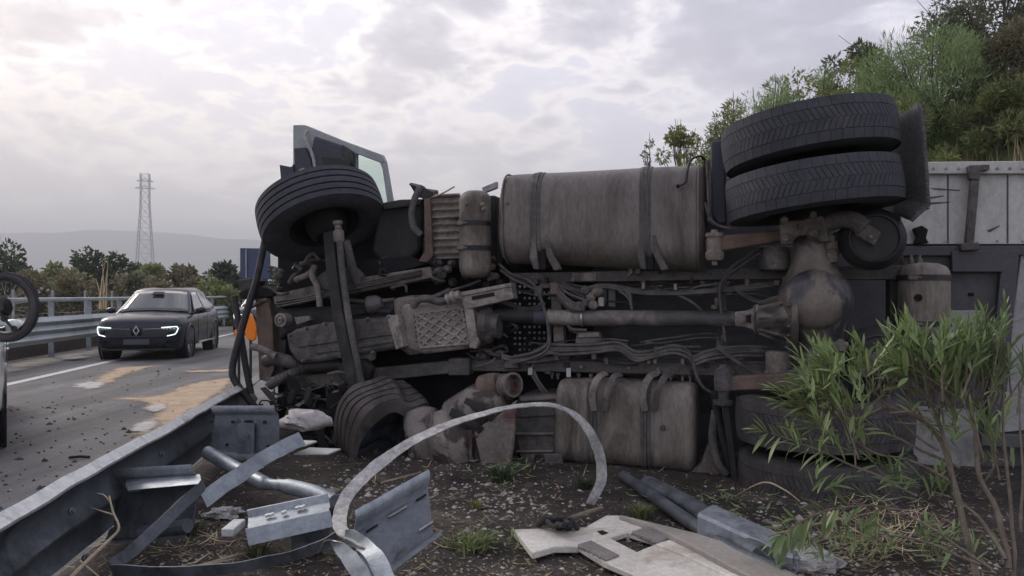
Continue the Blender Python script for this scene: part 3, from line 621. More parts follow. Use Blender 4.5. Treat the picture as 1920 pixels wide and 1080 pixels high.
strap(.205, .085, False, 'chassis_pale', 17, 20, 'strap_plate'); strap(.735, .085, False, 'chassis_pale', 16, 19, 'strap_plate')
for x0 in (1008, 1210): # cradle feet under the straps
    poly('cradle_foot', [(x0-14,440),(x0-6,440),(x0-2,470),(x0+2,505),(x0-8,505),(x0-16,480)], .225, .05, 'chassis', ft, .008)
    poly('cradle_foot', [(x0+12,440),(x0+20,440),(x0+28,475),(x0+44,505),(x0+30,508),(x0+16,480)], .225, .05, 'chassis', ft, .008)
    pbox('cradle_web', x0-4, 445, x0+16, 506, .20, .05, 'deep', ft)
lath('drain_plug', 952, 382, .215, TOCAM, [(6,-2),(6,1),(3.5,1.5),(3.5,4),(.1,4)], 'chassis', ft, 12)
pipe('sender_cable', [(1271,349,.26),(1285,342,.28),(1289,320,.28),(1296,300,.22),(1312,293,.15),(1322,300,.1)], 2.2, 'black')
lath('cable_plug', 1271, 349, .26, TOCAM, [(3.5,-3),(4,0),(3,4)], 'deep', n=10)
# ---- lower tank
ft2, strap2 = fuel_tank(1036, 1305, 714, 872, 722, 892, .20, .58, .15, 'tank2', .02)
strap2(.29, .085, True, 'chassis', 8, 24); strap2(.665, .085, True, 'chassis', 8, 24)
for x0 in (1118, 1213):
    k = TY(x0)/F
    mb = MB(); P = smooth_path([T(x0-4,770,.22), T(x0-8,745,.24), T(x0-4,722,.24), T(x0+6,706,.18), T(x0+18,700,.08)], 5); mb.tube(P, .028, 6, flat=.35, up=(0,1,0)); mb.build('hanger', 'chassis_pale', ft2, smooth=40)
    mb = MB(); P = smooth_path([T(x0+14,770,.22), T(x0+18,745,.24), T(x0+24,724,.24), T(x0+34,706,.20), T(x0+46,702,.1)], 5); mb.tube(P, .026, 6, flat=.35, up=(0,1,0)); mb.build('hanger', 'chassis', ft2, smooth=40)
lath('drain_plug', 1243, 802, .195, TOCAM, [(6,-2),(6,1),(3.5,1.5),(3.5,4),(.1,4)], 'chassis', ft2, 12)
bb = poly('battery_box', [(972,742),(1052,738),(1056,892),(984,893),(960,800)], .14, .45, 'engine', bevel=.02)
poly('box_lid', [(966,760),(1044,757),(1044,780),(962,784)], .16, .03, 'chassis', bb, .01)
for y0, y1 in ((812,815),(845,848)): poly('box_rib', [(966,y0),(1038,y0),(1038,y1),(968,y1+1)], .165, .03, 'chassis_pale', bb, .004)
poly('box_base', [(974,852),(1052,850),(1058,890),(986,892)], .17, .03, 'chassis', bb, .01)
lath('box_knob', 1012, 860, .175, TOCAM, [(10,-2),(10,1),(7,3),(6,0),(.1,0)], 'black', bb, 16)
poly('box_frame', [(974,746),(1050,742),(1050,748),(976,753)], .17, .03, 'chassis_pale', bb, .004)
# ---- crumpled silencer
def silencer():
    mb = MB(); A = [T(805,800,.16),T(948,728,.22),T(958,882,.24),T(812,880,.20)]; B = [p+Vector((-.08,.45,.12)) for p in A]
    mb.hexa(A+B); bm = bmesh.new(); me = bpy.data.meshes.new('silencer'); me.from_pydata([tuple(p) for p in mb.v], [], mb.f); bm.from_mesh(me)
    bmesh.ops.recalc_face_normals(bm, faces=bm.faces)
    bmesh.ops.bevel(bm, geom=bm.edges[:], offset=.10, segments=4, affect='EDGES', profile=.5)
    bmesh.ops.subdivide_edges(bm, edges=[e for e in bm.edges if e.calc_length() > .12], cuts=4, use_grid_fill=True)
    for v in bm.verts: v.co += noise.noise_vector(v.co*3.5)*.045+noise.noise_vector(v.co*11)*.012
    bm.to_mesh(me); bm.free(); s = link('silencer', me, 'silencer', truck, 60)
    s['label'] = 'crumpled mud-coated silencer between the burst tyre and lower tank'
    for pts, rad, m in (([(792,770,.2),(796,810,.24),(802,850,.22),(806,890,.18)], [30,38,36,26], 'silencer'), ([(838,778,.24),(848,815,.3),(850,855,.3),(852,893,.26)], [34,44,43,34], 'silencer'), ([(858,790,.22),(900,762,.26),(940,738,.24)], [42,44,30], 'silencer')):
        P = smooth_path([T(*p) for p in pts], 5); k = TY(850)/F; n = len(P)
        rr = [rad[min(int(i/(n-1)*(len(rad)-1)), len(rad)-2)]+(rad[min(int(i/(n-1)*(len(rad)-1))+1, len(rad)-1)]-rad[min(int(i/(n-1)*(len(rad)-1)), len(rad)-2)])*((i/(n-1)*(len(rad)-1)) % 1 if i < n-1 else 1) for i in range(n)]
        P = [P[0]-(P[1]-P[0])*.6]+P+[P[-1]+(P[-1]-P[-2])*.6]; rr = [rr[0]*.45]+rr+[rr[-1]*.45]
        mb = MB(); mb.tube(P, [q*k for q in rr], 28); mb.v = [p+noise.noise_vector(p*5)*.03+noise.noise_vector(p*14)*.01 for p in mb.v]; mb.build('dented_lobe', m, s, smooth=70)
    for pts in ([(872,752,.42),(905,770,.44),(925,785,.42)], [(845,772,.44),(880,790,.46),(903,808,.42)]):
        mb = MB(); mb.tube(smooth_path([T(x, y, w) for x, y, w in pts], 5), .035, 6, flat=.3, up=(0,1,0)); mb.build('clamp_band', 'black', s, smooth=40)
    lath('outlet_cone', 905, 735, .24, Vector((.85,-.25,.42)), [(22,0),(30,10),(27,28),(20,46)], 'rust', s, 24)
    k = TY(955)/F; mb = MB(); mb.lathe([(17*k,0),(20*k,2*k),(20*k,6*k),(18*k,7*k),(18*k,20*k),(22*k,22*k),(22*k,26*k),(18*k,26*k),(17*k,8*k),(.001,8*k)], T(945,722,.34), Vector((.8,-.5,.1)), 28, caps=False); mb.build('outlet_collar', 'bell', s, smooth=40)
    poly('shaded_side', [(886,806),(935,775),(968,748),(962,840),(952,886),(906,896)], .42, .05, 'bell', s, .015, jit=.015)  # dark face over the box side, its shade put into the colour
    poly('torn_skin', [(780,800),(800,775),(830,770),(846,790),(838,800),(810,790),(796,808),(786,830)], .36, .02, 'bell', s, .003, jit=.03, js=9)
    for q in range(3): poly('torn_strip', [(872+q*5,805),(884+q*5,800),(884+q*6,850),(902+q*6,900),(912+q*7,922),(898+q*6,918),(880+q*5,862)], .40-.03*q, .012, ('bell','black','chassis_pale')[q], s, .002, jit=.03, js=8)
silencer()
# ---- rear axle
def rear_axle():
    k = TY(1530, .25)/F; c0 = T(1536, 700, .22); c1 = T(1520, 430, .22); axv = (c1-c0).normalized(); H = (c1-c0).length
    prof = [(29, 0), (29, 36), (33, 54), (43, 72), (55, 92), (64, 112), (68, 136), (63, 160), (52, 182), (42, 200), (35, 216), (32, 232), (31, 270)]
    mb = MB(); mb.lathe([(r*k, h/270*H) for r, h in prof], c0, axv, 36, ref=(1, 0, 0), sx=1.0, sy=.85); o = mb.build('rear_axle', 'diff', truck, smooth=60)
    lath('cover_dome', 1528, 562, .36, TOCAM, [(58,-10),(56,6),(48,15),(36,20),(18,23),(.1,24)], 'diff', o, 36)
    lath('carrier_flange', 1484, 590, .22, RT, [(50,-6),(62,-4),(64,0),(64,6),(58,9)], 'diff', o, 32)
    for i in range(9):
        g = (i-4)*.33; k2 = TY(1484,.22)/F; p = T(1478, 590, .22)+Vector((0, -math.cos(g)*.215, math.sin(g)*.215)); mb = MB(); mb.lathe([(.011,0),(.011,.02)], p, -RT, 6); mb.build('bolt', 'chassis', o, smooth=0)
    lath('filler_plug', 1513, 556, .415, TOCAM, [(11,-5),(11,3),(8,4.5),(6,4.5),(5.5,2),(.1,2)], 'deep', o, 16)
    poly('sticker', [(1571,548),(1578,547),(1580,563),(1573,564)], .375, .004, 'white_paint', o, 0)
    lath('pinion_nose', 1478, 596, .22, T(1400,600,.16)-T(1478,596,.22), [(46,-10),(44,0),(38,14),(28,36),(25,54),(28,56),(28,60),(18,62)], 'diff', o, 24)
    lath('drive_flange', 1424, 599, .16, -RT, [(20,-4),(26,0),(28,2),(28,8),(24,9),(12,14)], 'pale_panel', o, 28)
    for i in range(8):
        g = i*math.pi/4; p = T(1470, 597, .24)+Vector((0, -math.cos(g)*.16, math.sin(g)*.16)); mb = MB(); mb.tube([p, p+Vector((-.16, math.cos(g)*.06, -math.sin(g)*.06))], .011, 5); mb.build('web', 'diff', o, smooth=0)
    for s in (1, -1):
        mb = MB(); c = c1 if s == 1 else c0; mb.lathe([(.10, -.02), (.13, .02), (.20, .08), (.19, .16)], c, axv*s, 28); mb.build('brake_drum', 'deep', o, smooth=40)
    return o
ra = rear_axle()
def suspension(up):
    if up:
        arm = poly('trailing_arm', [(1323,447),(1340,443),(1468,430),(1476,450),(1345,472),(1324,473)], .30, .10, 'rust', bevel=.012)
        pl = poly('axle_clamp', [(1461,420),(1475,414),(1505,412),(1528,403),(1544,404),(1550,425),(1556,452),(1540,454),(1520,440),(1496,442),(1484,458),(1466,458)], .40, .08, 'chassis_pale', bevel=.012)
        for x, y, r in ((1473,446,9),(1525,438,10),(1470,413,7),(1524,403,7),(1500,425,5)): bolt(x, y, .405, r, pl, 9)
        lath('arm_bush', 1340, 497, .28, UP, [(5,0),(5,8),(14,9),(17,14),(17,24),(14,26),(14,52),(17,53),(17,60),(7,61),(7,66)], 'chassis_pale', arm, 18)
        pipe('spring_arm', [(1545,420,.34),(1572,412,.36),(1600,414,.38),(1622,428,.40)], 17, 'chassis', n=10)
        poly('spring_arm_plate', [(1592,410),(1612,408),(1654,437),(1640,462),(1604,440)], .42, .05, 'chassis', bevel=.012)
        bolt(1632, 444, .42, 4, arm)
        lath('air_spring', 1641, 446, .38, TOCAM, [(40,-80),(58,-60),(60,-30),(50,-14),(46,-8),(46,0),(42,2),(40,-2),(20,-1),(.1,-1)], 'black', n=36)
        lath('bump_stop', 1452, 508, .10, UP, [(24,0),(28,3),(28,36),(25,44)], 'chassis', n=22)
        lath('shock_mount', 1560, 492, .28, Vector((-.05,0,1)), [(10,0),(11,3),(11,18),(8,19),(8,24),(12,25),(12,38),(8,40),(8,50)], 'chassis_pale', n=16)
        pipe('shock_absorber', [(1560,480,.24),(1574,440,.2)], 11, 'chassis', k=1)
        pbox('bracket', 1572, 432, 1602, 470, .16, .08, 'rust')
        poly('spring_bracket', [(1600,460),(1690,440),(1700,520),(1600,522)], -.02, .1, 'black', bevel=.02)
    else:
        arm = poly('trailing_arm', [(1338,708),(1480,700),(1486,728),(1340,735)], .30, .10, 'rust', bevel=.012)
        lath('arm_bush', 1356, 762, .28, UP, [(7,0),(8,3),(18,4),(18,12),(10,13),(10,28),(15,30),(16,58),(14,70),(8,72),(5,78)], 'chassis', arm, 18)
        lath('bump_stop', 1460, 699, .12, UP, [(26,0),(26,3),(23,4),(24,36),(20,41),(6,42)], 'chassis_pale', n=22)
        poly('axle_clamp', [(1474,696),(1500,690),(1560,694),(1566,735),(1520,740),(1478,732)], .35, .06, 'chassis', bevel=.012)
        lath('air_spring', 1648, 672, .30, TOCAM, [(40,-80),(58,-60),(60,-30),(50,-14),(46,-8),(46,0),(42,2),(40,-2),(20,-1),(.1,-1)], 'black', n=36)
        poly('spring_arm_plate', [(1605,690),(1640,660),(1668,662),(1672,676),(1630,708),(1604,710)], .36, .05, 'chassis', bevel=.012)
        lath('shock_mount', 1572, 682, .28, UP, [(7,0),(7,6),(10,7),(10,14),(7,15),(7,22),(13,25),(13,38),(8,42)], 'chassis_pale', n=16)
        lath('shock_pin', 1575, 648, .26, Vector((1,-.2,0)), [(10,-8),(12,-4),(12,6),(8,8),(8,14)], 'chassis_pale', n=14)
        pipe('shock_absorber', [(1572,640,.2),(1590,560,.1)], 11, 'black', k=1)
        pipe('drop_link', [(1340,735,.26),(1348,790,.2),(1362,850,.18),(1370,905,.15)], 8, 'black')
        poly('guard_strip', [(1352,755),(1366,755),(1388,930),(1376,925)], .30, .02, 'black')
        pipe('mudguard_stay', [(1342,770,.2),(1336,820,.2),(1346,868,.22),(1362,890,.22)], 8, 'chassis')
        poly('mudguard', [(1325,832),(1345,850),(1356,905),(1300,910),(1280,895),(1310,870)], .1, .1, 'bell', jit=.02, bevel=.02)
suspension(True); suspension(False)
air_tank('air_tank', 1732, 492, 636, 44, .02, 'tank2', (521, 606))
lath('tank_port', 1722, 558, .165, TOCAM, [(7,-4),(7,2),(4,3),(4,1),(.1,1)], 'deep', n=12)
for x in (1708, 1724): lath('pipe_union', x, 494, .02, UP, [(5,0),(5,8),(3,9),(3,16)], 'chassis_pale', n=10)
# ---- mudguards of the raised rear wheels
def flap():
    mb = MB(); left = [(1677,226),(1680,300),(1684,370),(1680,402)]; right = [(1729,192),(1738,270),(1745,386),(1712,416)]; n = 14; rows = 12; vs = []
    def along(P, t):
        f = t*(len(P)-1); i = min(int(f), len(P)-2); u = f-i; return (P[i][0]*(1-u)+P[i+1][0]*u, P[i][1]*(1-u)+P[i+1][1]*u)
    for j in range(rows+1):
        a = along(left, j/rows); b = along(right, j/rows)
        for i in range(n+1):
            u = i/n; w = .02+.42*u; p = T(a[0]*(1-u)+b[0]*u, a[1]*(1-u)+b[1]*u, w); vs.append(p+noise.noise_vector(p*14)*.006)
    m = n+1; fs = [(j*m+i, j*m+i+1, (j+1)*m+i+1, (j+1)*m+i) for j in range(rows) for i in range(n)]
    MT['flap'] = mat('brush_textured_sheen_flap', (.04,.04,.045), (.20,.195,.20), scale=70, rough=.6, bump=1.0, bscale=150)  # pale flecks put the sky's sheen into the colour
    mb.add(vs, fs); o = mb.build('spray_flap', 'flap', truck, smooth=60); s = o.modifiers.new('t', 'SOLIDIFY'); s.thickness = .02
    poly('flap_ear', [(1676,238),(1680,222),(1692,210),(1708,209),(1712,216),(1690,236)], .1, .03, 'deep', o, .006)
flap()
poly('mudguard', [(1332,266),(1340,262),(1358,262),(1360,300),(1362,418),(1346,420),(1334,400)], .10, .5, 'blueblack', bevel=.012)
pipe('mudguard_stay', [(1326,300,.2),(1328,360,.2),(1330,415,.2)], 3, 'chassis')
poly('tank_bracket', [(1318,300),(1328,300),(1330,420),(1350,425),(1350,440),(1322,440)], .05, .06, 'black')
pipe('brake_hose', [(1322,380,.15),(1332,410,.2),(1350,424,.2),(1380,430,.2)], 3, 'hose')
# ---- hoses, cables and valves along the frame
def bundle(pts, r, n, spread, seed):
    rnd = random.Random(seed)
    for i in range(n):
        dx, dy, dw = rnd.uniform(-1, 1)*spread*.3, (i-(n-1)/2)*spread+rnd.uniform(-1, 1), rnd.uniform(-.02, .03)
        pipe('air_line', [(x+dx+rnd.uniform(-1.5, 1.5), y+dy+rnd.uniform(-1.5, 1.5), w+dw) for x, y, w in pts], r*rnd.uniform(.8, 1.15), 'hose', n=6, k=5)
bundle([(938,500,.02),(960,518,.05),(990,530,.06),(1008,545,.06),(1020,580,.08),(1030,620,.08),(1026,650,.08),(1000,664,.08),(960,676,.06)], 2.6, 3, 5, 1)
bundle([(1012,536,.05),(1050,534,.06),(1085,545,.06),(1130,536,.05),(1200,546,.05),(1270,548,.05),(1340,543,.06),(1420,536,.03),(1500,528,-.02)], 2.6, 3, 4, 2)
bundle([(1040,535,.05),(1052,556,.08),(1072,576,.1),(1096,578,.1)], 3, 4, 6, 3)
bundle([(1050,532,.05),(1070,545,.08),(1096,556,.1)], 3, 3, 6, 4)
bundle([(1160,540,.05),(1178,556,.06),(1184,578,.06)], 2.4, 3, 5, 5)
bundle([(1268,552,.05),(1296,566,.06),(1318,586,.05)], 2.4, 1, 4, 6)
bundle([(1000,668,.06),(1030,655,.08),(1050,656,.08),(1110,655,.08),(1160,650,.08),(1190,668,.08),(1225,664,.08),(1262,655,.08),(1290,662,.08),(1300,676,.06),(1330,666,.06),(1390,658,.04),(1450,660,.0)], 2.8, 4, 4.5, 7)
bundle([(940,670,.08),(990,676,.08),(1060,668,.06)], 2.8, 3, 4, 8)
bundle([(1345,650,.08),(1372,670,.1),(1400,690,.1),(1428,704,.1)], 2.6, 2, 4, 9)
bundle([(1300,678,.1),(1306,706,.12),(1322,728,.12),(1345,742,.1)], 2.6, 1, 4, 10)
bundle([(1470,470,.12),(1425,478,.1),(1390,500,.1),(1358,524,.1),(1350,548,.08),(1352,590,.06),(1362,640,.06)], 2.4, 2, 5, 11)
bundle([(1350,545,.08),(1368,505,.12),(1400,480,.12),(1424,456,.12)], 2.2, 1, 4, 12)
bundle([(1376,540,.06),(1400,556,.05),(1430,566,.04),(1462,556,.1)], 2, 2, 5, 13)
bundle([(1100,622,.05),(1070,616,.06),(1062,590,.02)], 2.8, 2, 5, 14)
bundle([(1000,700,.05),(1010,720,.06),(1028,750,.02),(1030,790,-.05)], 3, 3, 5, 15)
bundle([(1020,575,-.02),(980,580,-.05),(930,560,-.05)], 2.6, 2, 5, 16)
rnd = random.Random(9)
for i in range(34):   # thin cables clipped along the frame
    x, y = rnd.uniform(960, 1330), rnd.choice((536, 545, 552, 642, 652, 662, 670)); w = rnd.uniform(-.02, .08); P = [(x, y, w)]
    for k in range(rnd.choice((2, 3, 4))): x += rnd.uniform(20, 60); y += rnd.uniform(-9, 9); P.append((x, y, w+rnd.uniform(-.03, .03)))
    pipe('cable', P, rnd.uniform(1.0, 2.0), rnd.choice(('hose', 'black', 'chassis')), n=5, k=4)
for i in range(30):
    x = rnd.uniform(960, 1480); y = rnd.choice((508, 524, 530, 676, 684, 698)); pbox('bracket', x-rnd.uniform(2, 7), y-rnd.uniform(3, 8), x+rnd.uniform(2, 7), y+rnd.uniform(3, 8), rnd.uniform(.01, .06), .05, rnd.choice(('chassis', 'chassis_pale', 'black')), bevel=.003)
for i, (x, y) in enumerate(((1098,545),(1108,556),(1098,568),(1112,572),(1090,574),(1118,548))): lath('valve', x, y, .1, (rnd.uniform(-.6,.6), -1, rnd.uniform(-.3,.3)), [(8,-14),(9,0),(7,1),(7,6),(4,7),(4,11)], ('chassis','chassis_pale')[i % 2], n=12)
pbox('modulator', 1120, 542, 1138, 572, .06, .12, 'black'); pbox('modulator', 1140, 540, 1154, 576, .04, .1, 'chassis')
lath('solenoid', 1127, 568, .08, UP, [(6,-6),(6,10),(4,11)], 'pale_panel', n=12)
cu = poly('control_unit', [(1082,622),(1124,622),(1128,634),(1128,646),(1078,644)], .05, .12, 'chassis'); poly('unit_lid', [(1084,624),(1122,624),(1124,632),(1084,633)], .06, .02, 'chassis_pale', cu, .004)
for x, y in ((1043,664),(1113,662),(1172,656),(1230,662)): pbox('hose_clip', x-4, y-12, x+4, y+12, .1, .05, 'chassis', bevel=.004)
for x, y in ((1206,536),(1266,538),(1216,676),(1228,676),(1280,678)): pbox('hose_clip', x-3, y-6, x+3, y+6, .08, .04, 'chassis_pale', bevel=.003)
for x, y in ((994,696),(1066,700)): pbox('tag_sticker', x-4, y-10, x+4, y+7, .02, .01, 'white_paint', bevel=0)
pbox('junction_bracket', 1031, 530, 1046, 552, .1, .06, 'rust'); pbox('junction_bracket', 1002, 536, 1016, 556, .09, .05, 'chassis')
lath('gearbox_mount', 960, 690, .02, UP, [(14,0),(16,2),(16,14),(9,16)], 'engine', n=14); pbox('mount_block', 840, 672, 880, 704, .06, .12, 'chassis')
rnd = random.Random(21)
def V3(r): return Vector((r.gauss(0, 1), r.gauss(0, 1), r.gauss(0, 1))).normalized()
for i in range(46):   # tangled small pipes and lugs in the dark engine bay
    x, y = rnd.choice([(rnd.uniform(500, 620), rnd.uniform(485, 575)), (rnd.uniform(660, 950), rnd.uniform(500, 590)), (rnd.uniform(880, 960), rnd.uniform(610, 680)), (rnd.uniform(500, 640), rnd.uniform(690, 770))])
    w = rnd.uniform(-.1, .08); P = [(x, y, w)]
    for k in range(3): x += rnd.uniform(-28, 28); y += rnd.uniform(-14, 14); P.append((x, y, w+rnd.uniform(-.06, .06)))
    pipe('engine_pipe', P, rnd.uniform(1.8, 5), rnd.choice(('hose', 'chassis', 'black', 'engine')), n=6, k=4)
for i in range(26):
    x, y = rnd.choice([(rnd.uniform(505, 600), rnd.uniform(490, 560)), (rnd.uniform(690, 900), rnd.uniform(490, 560)), (rnd.uniform(890, 950), rnd.uniform(600, 680)), (rnd.uniform(810, 925), rnd.uniform(498, 528))])
    lath('engine_lug', x, y, rnd.uniform(-.1, .05), (rnd.uniform(-1, 1), -1, rnd.uniform(-.6, 1)), [(rnd.uniform(4, 9), -10), (rnd.uniform(6, 11), 0), (5, 3), (4, 9)], rnd.choice(('chassis', 'engine', 'chassis_pale', 'black')), n=10)
poly('side_skirt', [(903,352),(931,340),(931,352),(906,362)], -.35, .05, 'pale_panel', bevel=.004)
# ---- smashed front: bent bumper struts
pipe('bumper_strut', [(499,440,-.05),(482,520,.05),(470,560,.12),(451,626,.2),(436,689,.25),(444,720,.25),(486,773,.2)], 6.5, 'black', n=8, k=5)
pipe('bumper_strut', [(439,556,.1),(451,626,.14),(461,689,.16),(471,738,.16)], 6, 'black', n=8, k=5)
poly('bumper_bracket', [(446,548),(480,540),(510,545),(512,556),(470,562),(450,560)], .08, .1, 'deep', jit=.03, js=8)
poly('bumper_bracket', [(446,525),(476,520),(490,530),(470,546),(448,545)], .05, .1, 'black', jit=.03, js=8)
poly('torn_bumper', [(520,740),(640,735),(650,765),(560,775),(520,765)], -.1, .4, 'deep', jit=.05, js=5)
for i in range(16):
    x, y = rnd.uniform(590, 650), rnd.uniform(740, 850); w = rnd.uniform(.1, .3); P = [(x, y, w)]
    for k in range(3): x += rnd.uniform(-22, 22); y += rnd.uniform(-20, 20); P.append((x, y, w))
    pipe('torn_cable', P, rnd.uniform(1.2, 4), rnd.choice(('deep', 'black', 'hose')), n=6, k=4)
poly('torn_bracket', [(592,800),(600,770),(610,790),(606,820),(625,845),(612,850),(596,832)], .32, .03, 'deep', jit=.02)
poly('torn_bracket', [(612,742),(640,735),(646,780),(632,800),(612,790)], .2, .1, 'deep', jit=.03)
for i in range(60):   # torn sheet and broken plastic crushed under the cab front
    x, y = rnd.uniform(486, 655), rnd.uniform(712, 850)
    if y > 790 and x < 560: continue
    c = T(x, y, rnd.uniform(-.05, .28)); a = V3(rnd) * rnd.uniform(.03, .11); b = a.cross(V3(rnd)).normalized()*rnd.uniform(.012, .05); n = a.cross(b).normalized()*.004
    mb = MB(); mb.prism([c-a-b*.6, c+a*.4-b, c+a, c+a*.2+b, c-a*.7+b*.8], n); mb.jitter(.012, 12, i); mb.build('torn_piece', rnd.choice(('deep', 'black', 'black', 'chassis', 'engine', 'pale_panel' if i % 3 == 0 else 'chassis')), truck, smooth=0)
for i in range(26):
    c = T(rnd.uniform(745, 980), rnd.uniform(760, 905), rnd.uniform(.1, .42)); a = V3(rnd)*rnd.uniform(.02, .07); b = a.cross(V3(rnd)).normalized()*rnd.uniform(.01, .03); n = a.cross(b).normalized()*.003
    mb = MB(); mb.prism([c-a-b*.6, c+a*.4-b, c+a, c+a*.2+b, c-a*.7+b*.8], n); mb.jitter(.012, 12, i); mb.build('torn_piece', rnd.choice(('deep', 'black', 'bell', 'silencer', 'chassis')), truck, smooth=0)
for i in range(24):
    x, y = rnd.uniform(490, 660), rnd.uniform(700, 800); w = rnd.uniform(-.05, .25); P = [(x, y, w)]
    for k in range(4): x += rnd.uniform(-34, 34); y += rnd.uniform(-10, 18); P.append((x, y, w+rnd.uniform(-.04, .04)))
    pipe('torn_cable', P, rnd.uniform(1.0, 3.2), rnd.choice(('deep', 'black', 'hose', 'hose')), n=6, k=4)
# ---------------------------------------------------------------- the trailer lying behind
def trailer():
    w = -.62
    tr = empty('lorry_trailer', TO+_eu*2.6+_ed*.7, TA, 'white lorry trailer lying on its side behind the raised rear wheels', 'trailer')
    O = Vector((2.6, .7, 0))
    def tp(name, pts, w, d, m, par=tr, bevel=.006, jit=0):
        mb = MB(); mb.prism([T(x, y, w)-O for x, y in pts], (0, d, 0))
        if jit: mb.jitter(jit, 3)
        return mb.build(name, m, par, bevel=bevel)
    x0 = T(1085, 600, w).x-O.x; zt = T(1830, 302, w).z
    mb = MB(); mb.box((x0+4.0, 1.36-O.y+.62, zt/2-.0), (8.0, 2.5, zt-.04)); mb.build('box_body', 'grey_paint', tr, bevel=.01)  # white box coloured dark so the gaps beside it look shaded
    fl = tp('floor_panel', [(1075,462),(2080,460),(2080,900),(1075,860)], w+.012, .03, 'grey_paint')
    tp('outer_board', [(1690,326),(2080,326),(2080,458),(1690,458)], w+.01, .03, 'white_paint')
    tp('edge_rail', [(1690,304),(2080,300),(2080,325),(1690,326)], w+.05, .08, 'white_paint')
    tp('side_beam', [(1650,462),(2080,460),(2080,478),(1650,480)], w+.06, .06, 'grey_paint')
    tp('outrigger', [(1822,330),(1838,330),(1826,462),(1810,462)], w+.10, .05, 'chassis')
    tp('outrigger_hook', [(1816,310),(1856,308),(1856,318),(1840,320),(1836,338),(1818,336)], w+.11, .06, 'chassis')
    tp('outrigger_foot', [(1802,456),(1836,454),(1836,468),(1802,470)], w+.12, .05, 'chassis')
    tp('subframe_panel', [(1785,470),(1882,470),(1882,510),(1785,510)], w+.08, .05, 'grey_paint')
    tp('subframe_beam', [(1880,470),(1912,468),(1880,830),(1846,830)], w+.07, .08, 'grey_paint')
    tp('light_panel', [(1778,582),(1838,582),(1842,590),(1842,690),(1778,700)], w+.04, .02, 'pale_panel')
    tp('pale_board', [(1915,474),(2080,474),(2080,700),(1880,812),(1870,806)], w+.03, .03, 'pale_panel')
    tp('pale_board', [(1880,748),(1925,738),(1925,806),(1874,812)], w+.075, .02, 'pale_panel')
    tp('lower_beam', [(1840,814),(2080,818),(2080,850),(1840,836)], w+.11, .1, 'grey_paint')
    tp('lower_panel', [(1700,760),(1830,770),(1830,905),(1720,905)], w+.03, .03, 'pale_panel')
    for i in range(14):
        x = 1702+i*24; mb = MB(); mb.lathe([(.012,0),(.010,.006),(.001,.008)], T(x, 316-.01*i, w+.05)-O, TOCAM, 8); mb.build('rivet', 'pale_panel', tr, smooth=40)
        if i % 2: mb = MB(); mb.lathe([(.010,0),(.008,.005),(.001,.007)], T(x, 452, w+.01)-O, TOCAM, 8); mb.build('rivet', 'pale_panel', tr, smooth=40)
    tp('panel_seam', [(1776,328),(1779,328),(1779,456),(1776,456)], w+.014, .01, 'grey_paint', bevel=0); tp('panel_seam', [(1888,328),(1891,328),(1891,456),(1888,456)], w+.014, .01, 'grey_paint', bevel=0)
    for (x0, y0, x1, y1) in ((1722,372,1770,366),(1730,380,1782,378),(1745,352,1800,356),(1850,432,1875,422),(1726,392,1744,389)): tp('scrape', [(x0,y0),(x1,y1),(x1,y1+2),(x0+6,y0+4)], w+.0125, .004, 'chassis', bevel=0)
    tp('hole', [(1816,549),(1826,549),(1826,555),(1816,555)], w+.02, .01, 'deep', bevel=0)
    tp('torn_fitting', [(1715,430),(1730,425),(1742,432),(1738,448),(1744,456),(1716,458),(1722,446)], w+.08, .06, 'deep', jit=.02)
trailer()
# ---------------------------------------------------------------- barriers
def uvs(v): return v.normalized()
def w_profile(h, waves, d):
    """corrugated rail: list of (out, up) from top to bottom"""
    pts = []
    n = waves*8
    for i in range(n+1):
        t = i/n; pts.append((-d*.5*(1-math.cos(t*waves*2*math.pi))*.9, h*(.5-t)))
    return pts
def far_barrier():
    y0, y1 = 6.0, 130.0
    root = empty('guardrail', RD(-8.1, 17, -.2), 0, 'long galvanised roadside barrier with corrugated beam along the far shoulder', 'guardrail')
    O = root.location
    rd = RD(0, 1, 0).normalized(); sd = Vector((rd.y, -rd.x, 0))
    sec = [(-a+.05, b) for a, b in w_profile(.56, 3, .085)]; sec = [(.04, .29)]+sec+[(.04, -.29)]
    yy = [y0, 10, 14, 18, 22, 26, 32, 40, 60, 90, y1]
    P = [RD(-8.02, y, .46)-O for y in yy]
    mb = MB(); mb.sweep(P, thick(sec, .006), lambda i: (sd, UP)); mb.build('beam', 'galv_far', root, smooth=40)
    tp = [(-.07,-.035),(.07,-.035),(.07,.02),(.045,.04),(-.045,.04),(-.07,.02)]
    mb = MB(); mb.sweep([RD(-8.1, y, 1.14)-O for y in yy], tp, lambda i: (sd, UP)); mb.build('top_rail', 'galv_far', root, smooth=30)
    pm = MB(); pm.box((0, 0, .65), (.11, .07, 1.5)); pm = pm.build('post', 'galv', root, bevel=.01); y = 15.0-6; first = True
    while y < 80:
        o = pm if first else pm.copy(); first = False
        if o is not pm: col.objects.link(o); o.parent = root
        o.location = RD(-8.13, y, -.25)-O; o.rotation_euler = (0, 0, math.atan2(RK, 1)*-1); y += 2.03
MT['galv_far'] = mat('pale_galvanised_beam', (.30,.345,.36), (.44,.48,.49), scale=2.2, rough=.5, metal=.4, bump=.05, c3=(.24,.27,.27), s3=1, t3=(.5,.7))
far_barrier()
mwall = mat('stained_low_wall', (.06,.05,.045), (.115,.10,.09), scale=3, rough=.95, bump=.4, bscale=20)
mb = MB(); ys = [5+i*3 for i in range(40)]
mb.sweep([RD(-8.62, y, 0) for y in ys], [(-.12,-.3),(.12,-.3),(.10,.20),(-.10,.20)], lambda i: (RT, UP)); tag(mb.build('low_wall', mwall, smooth=0), 'low stained concrete wall behind the far barrier posts', 'wall')
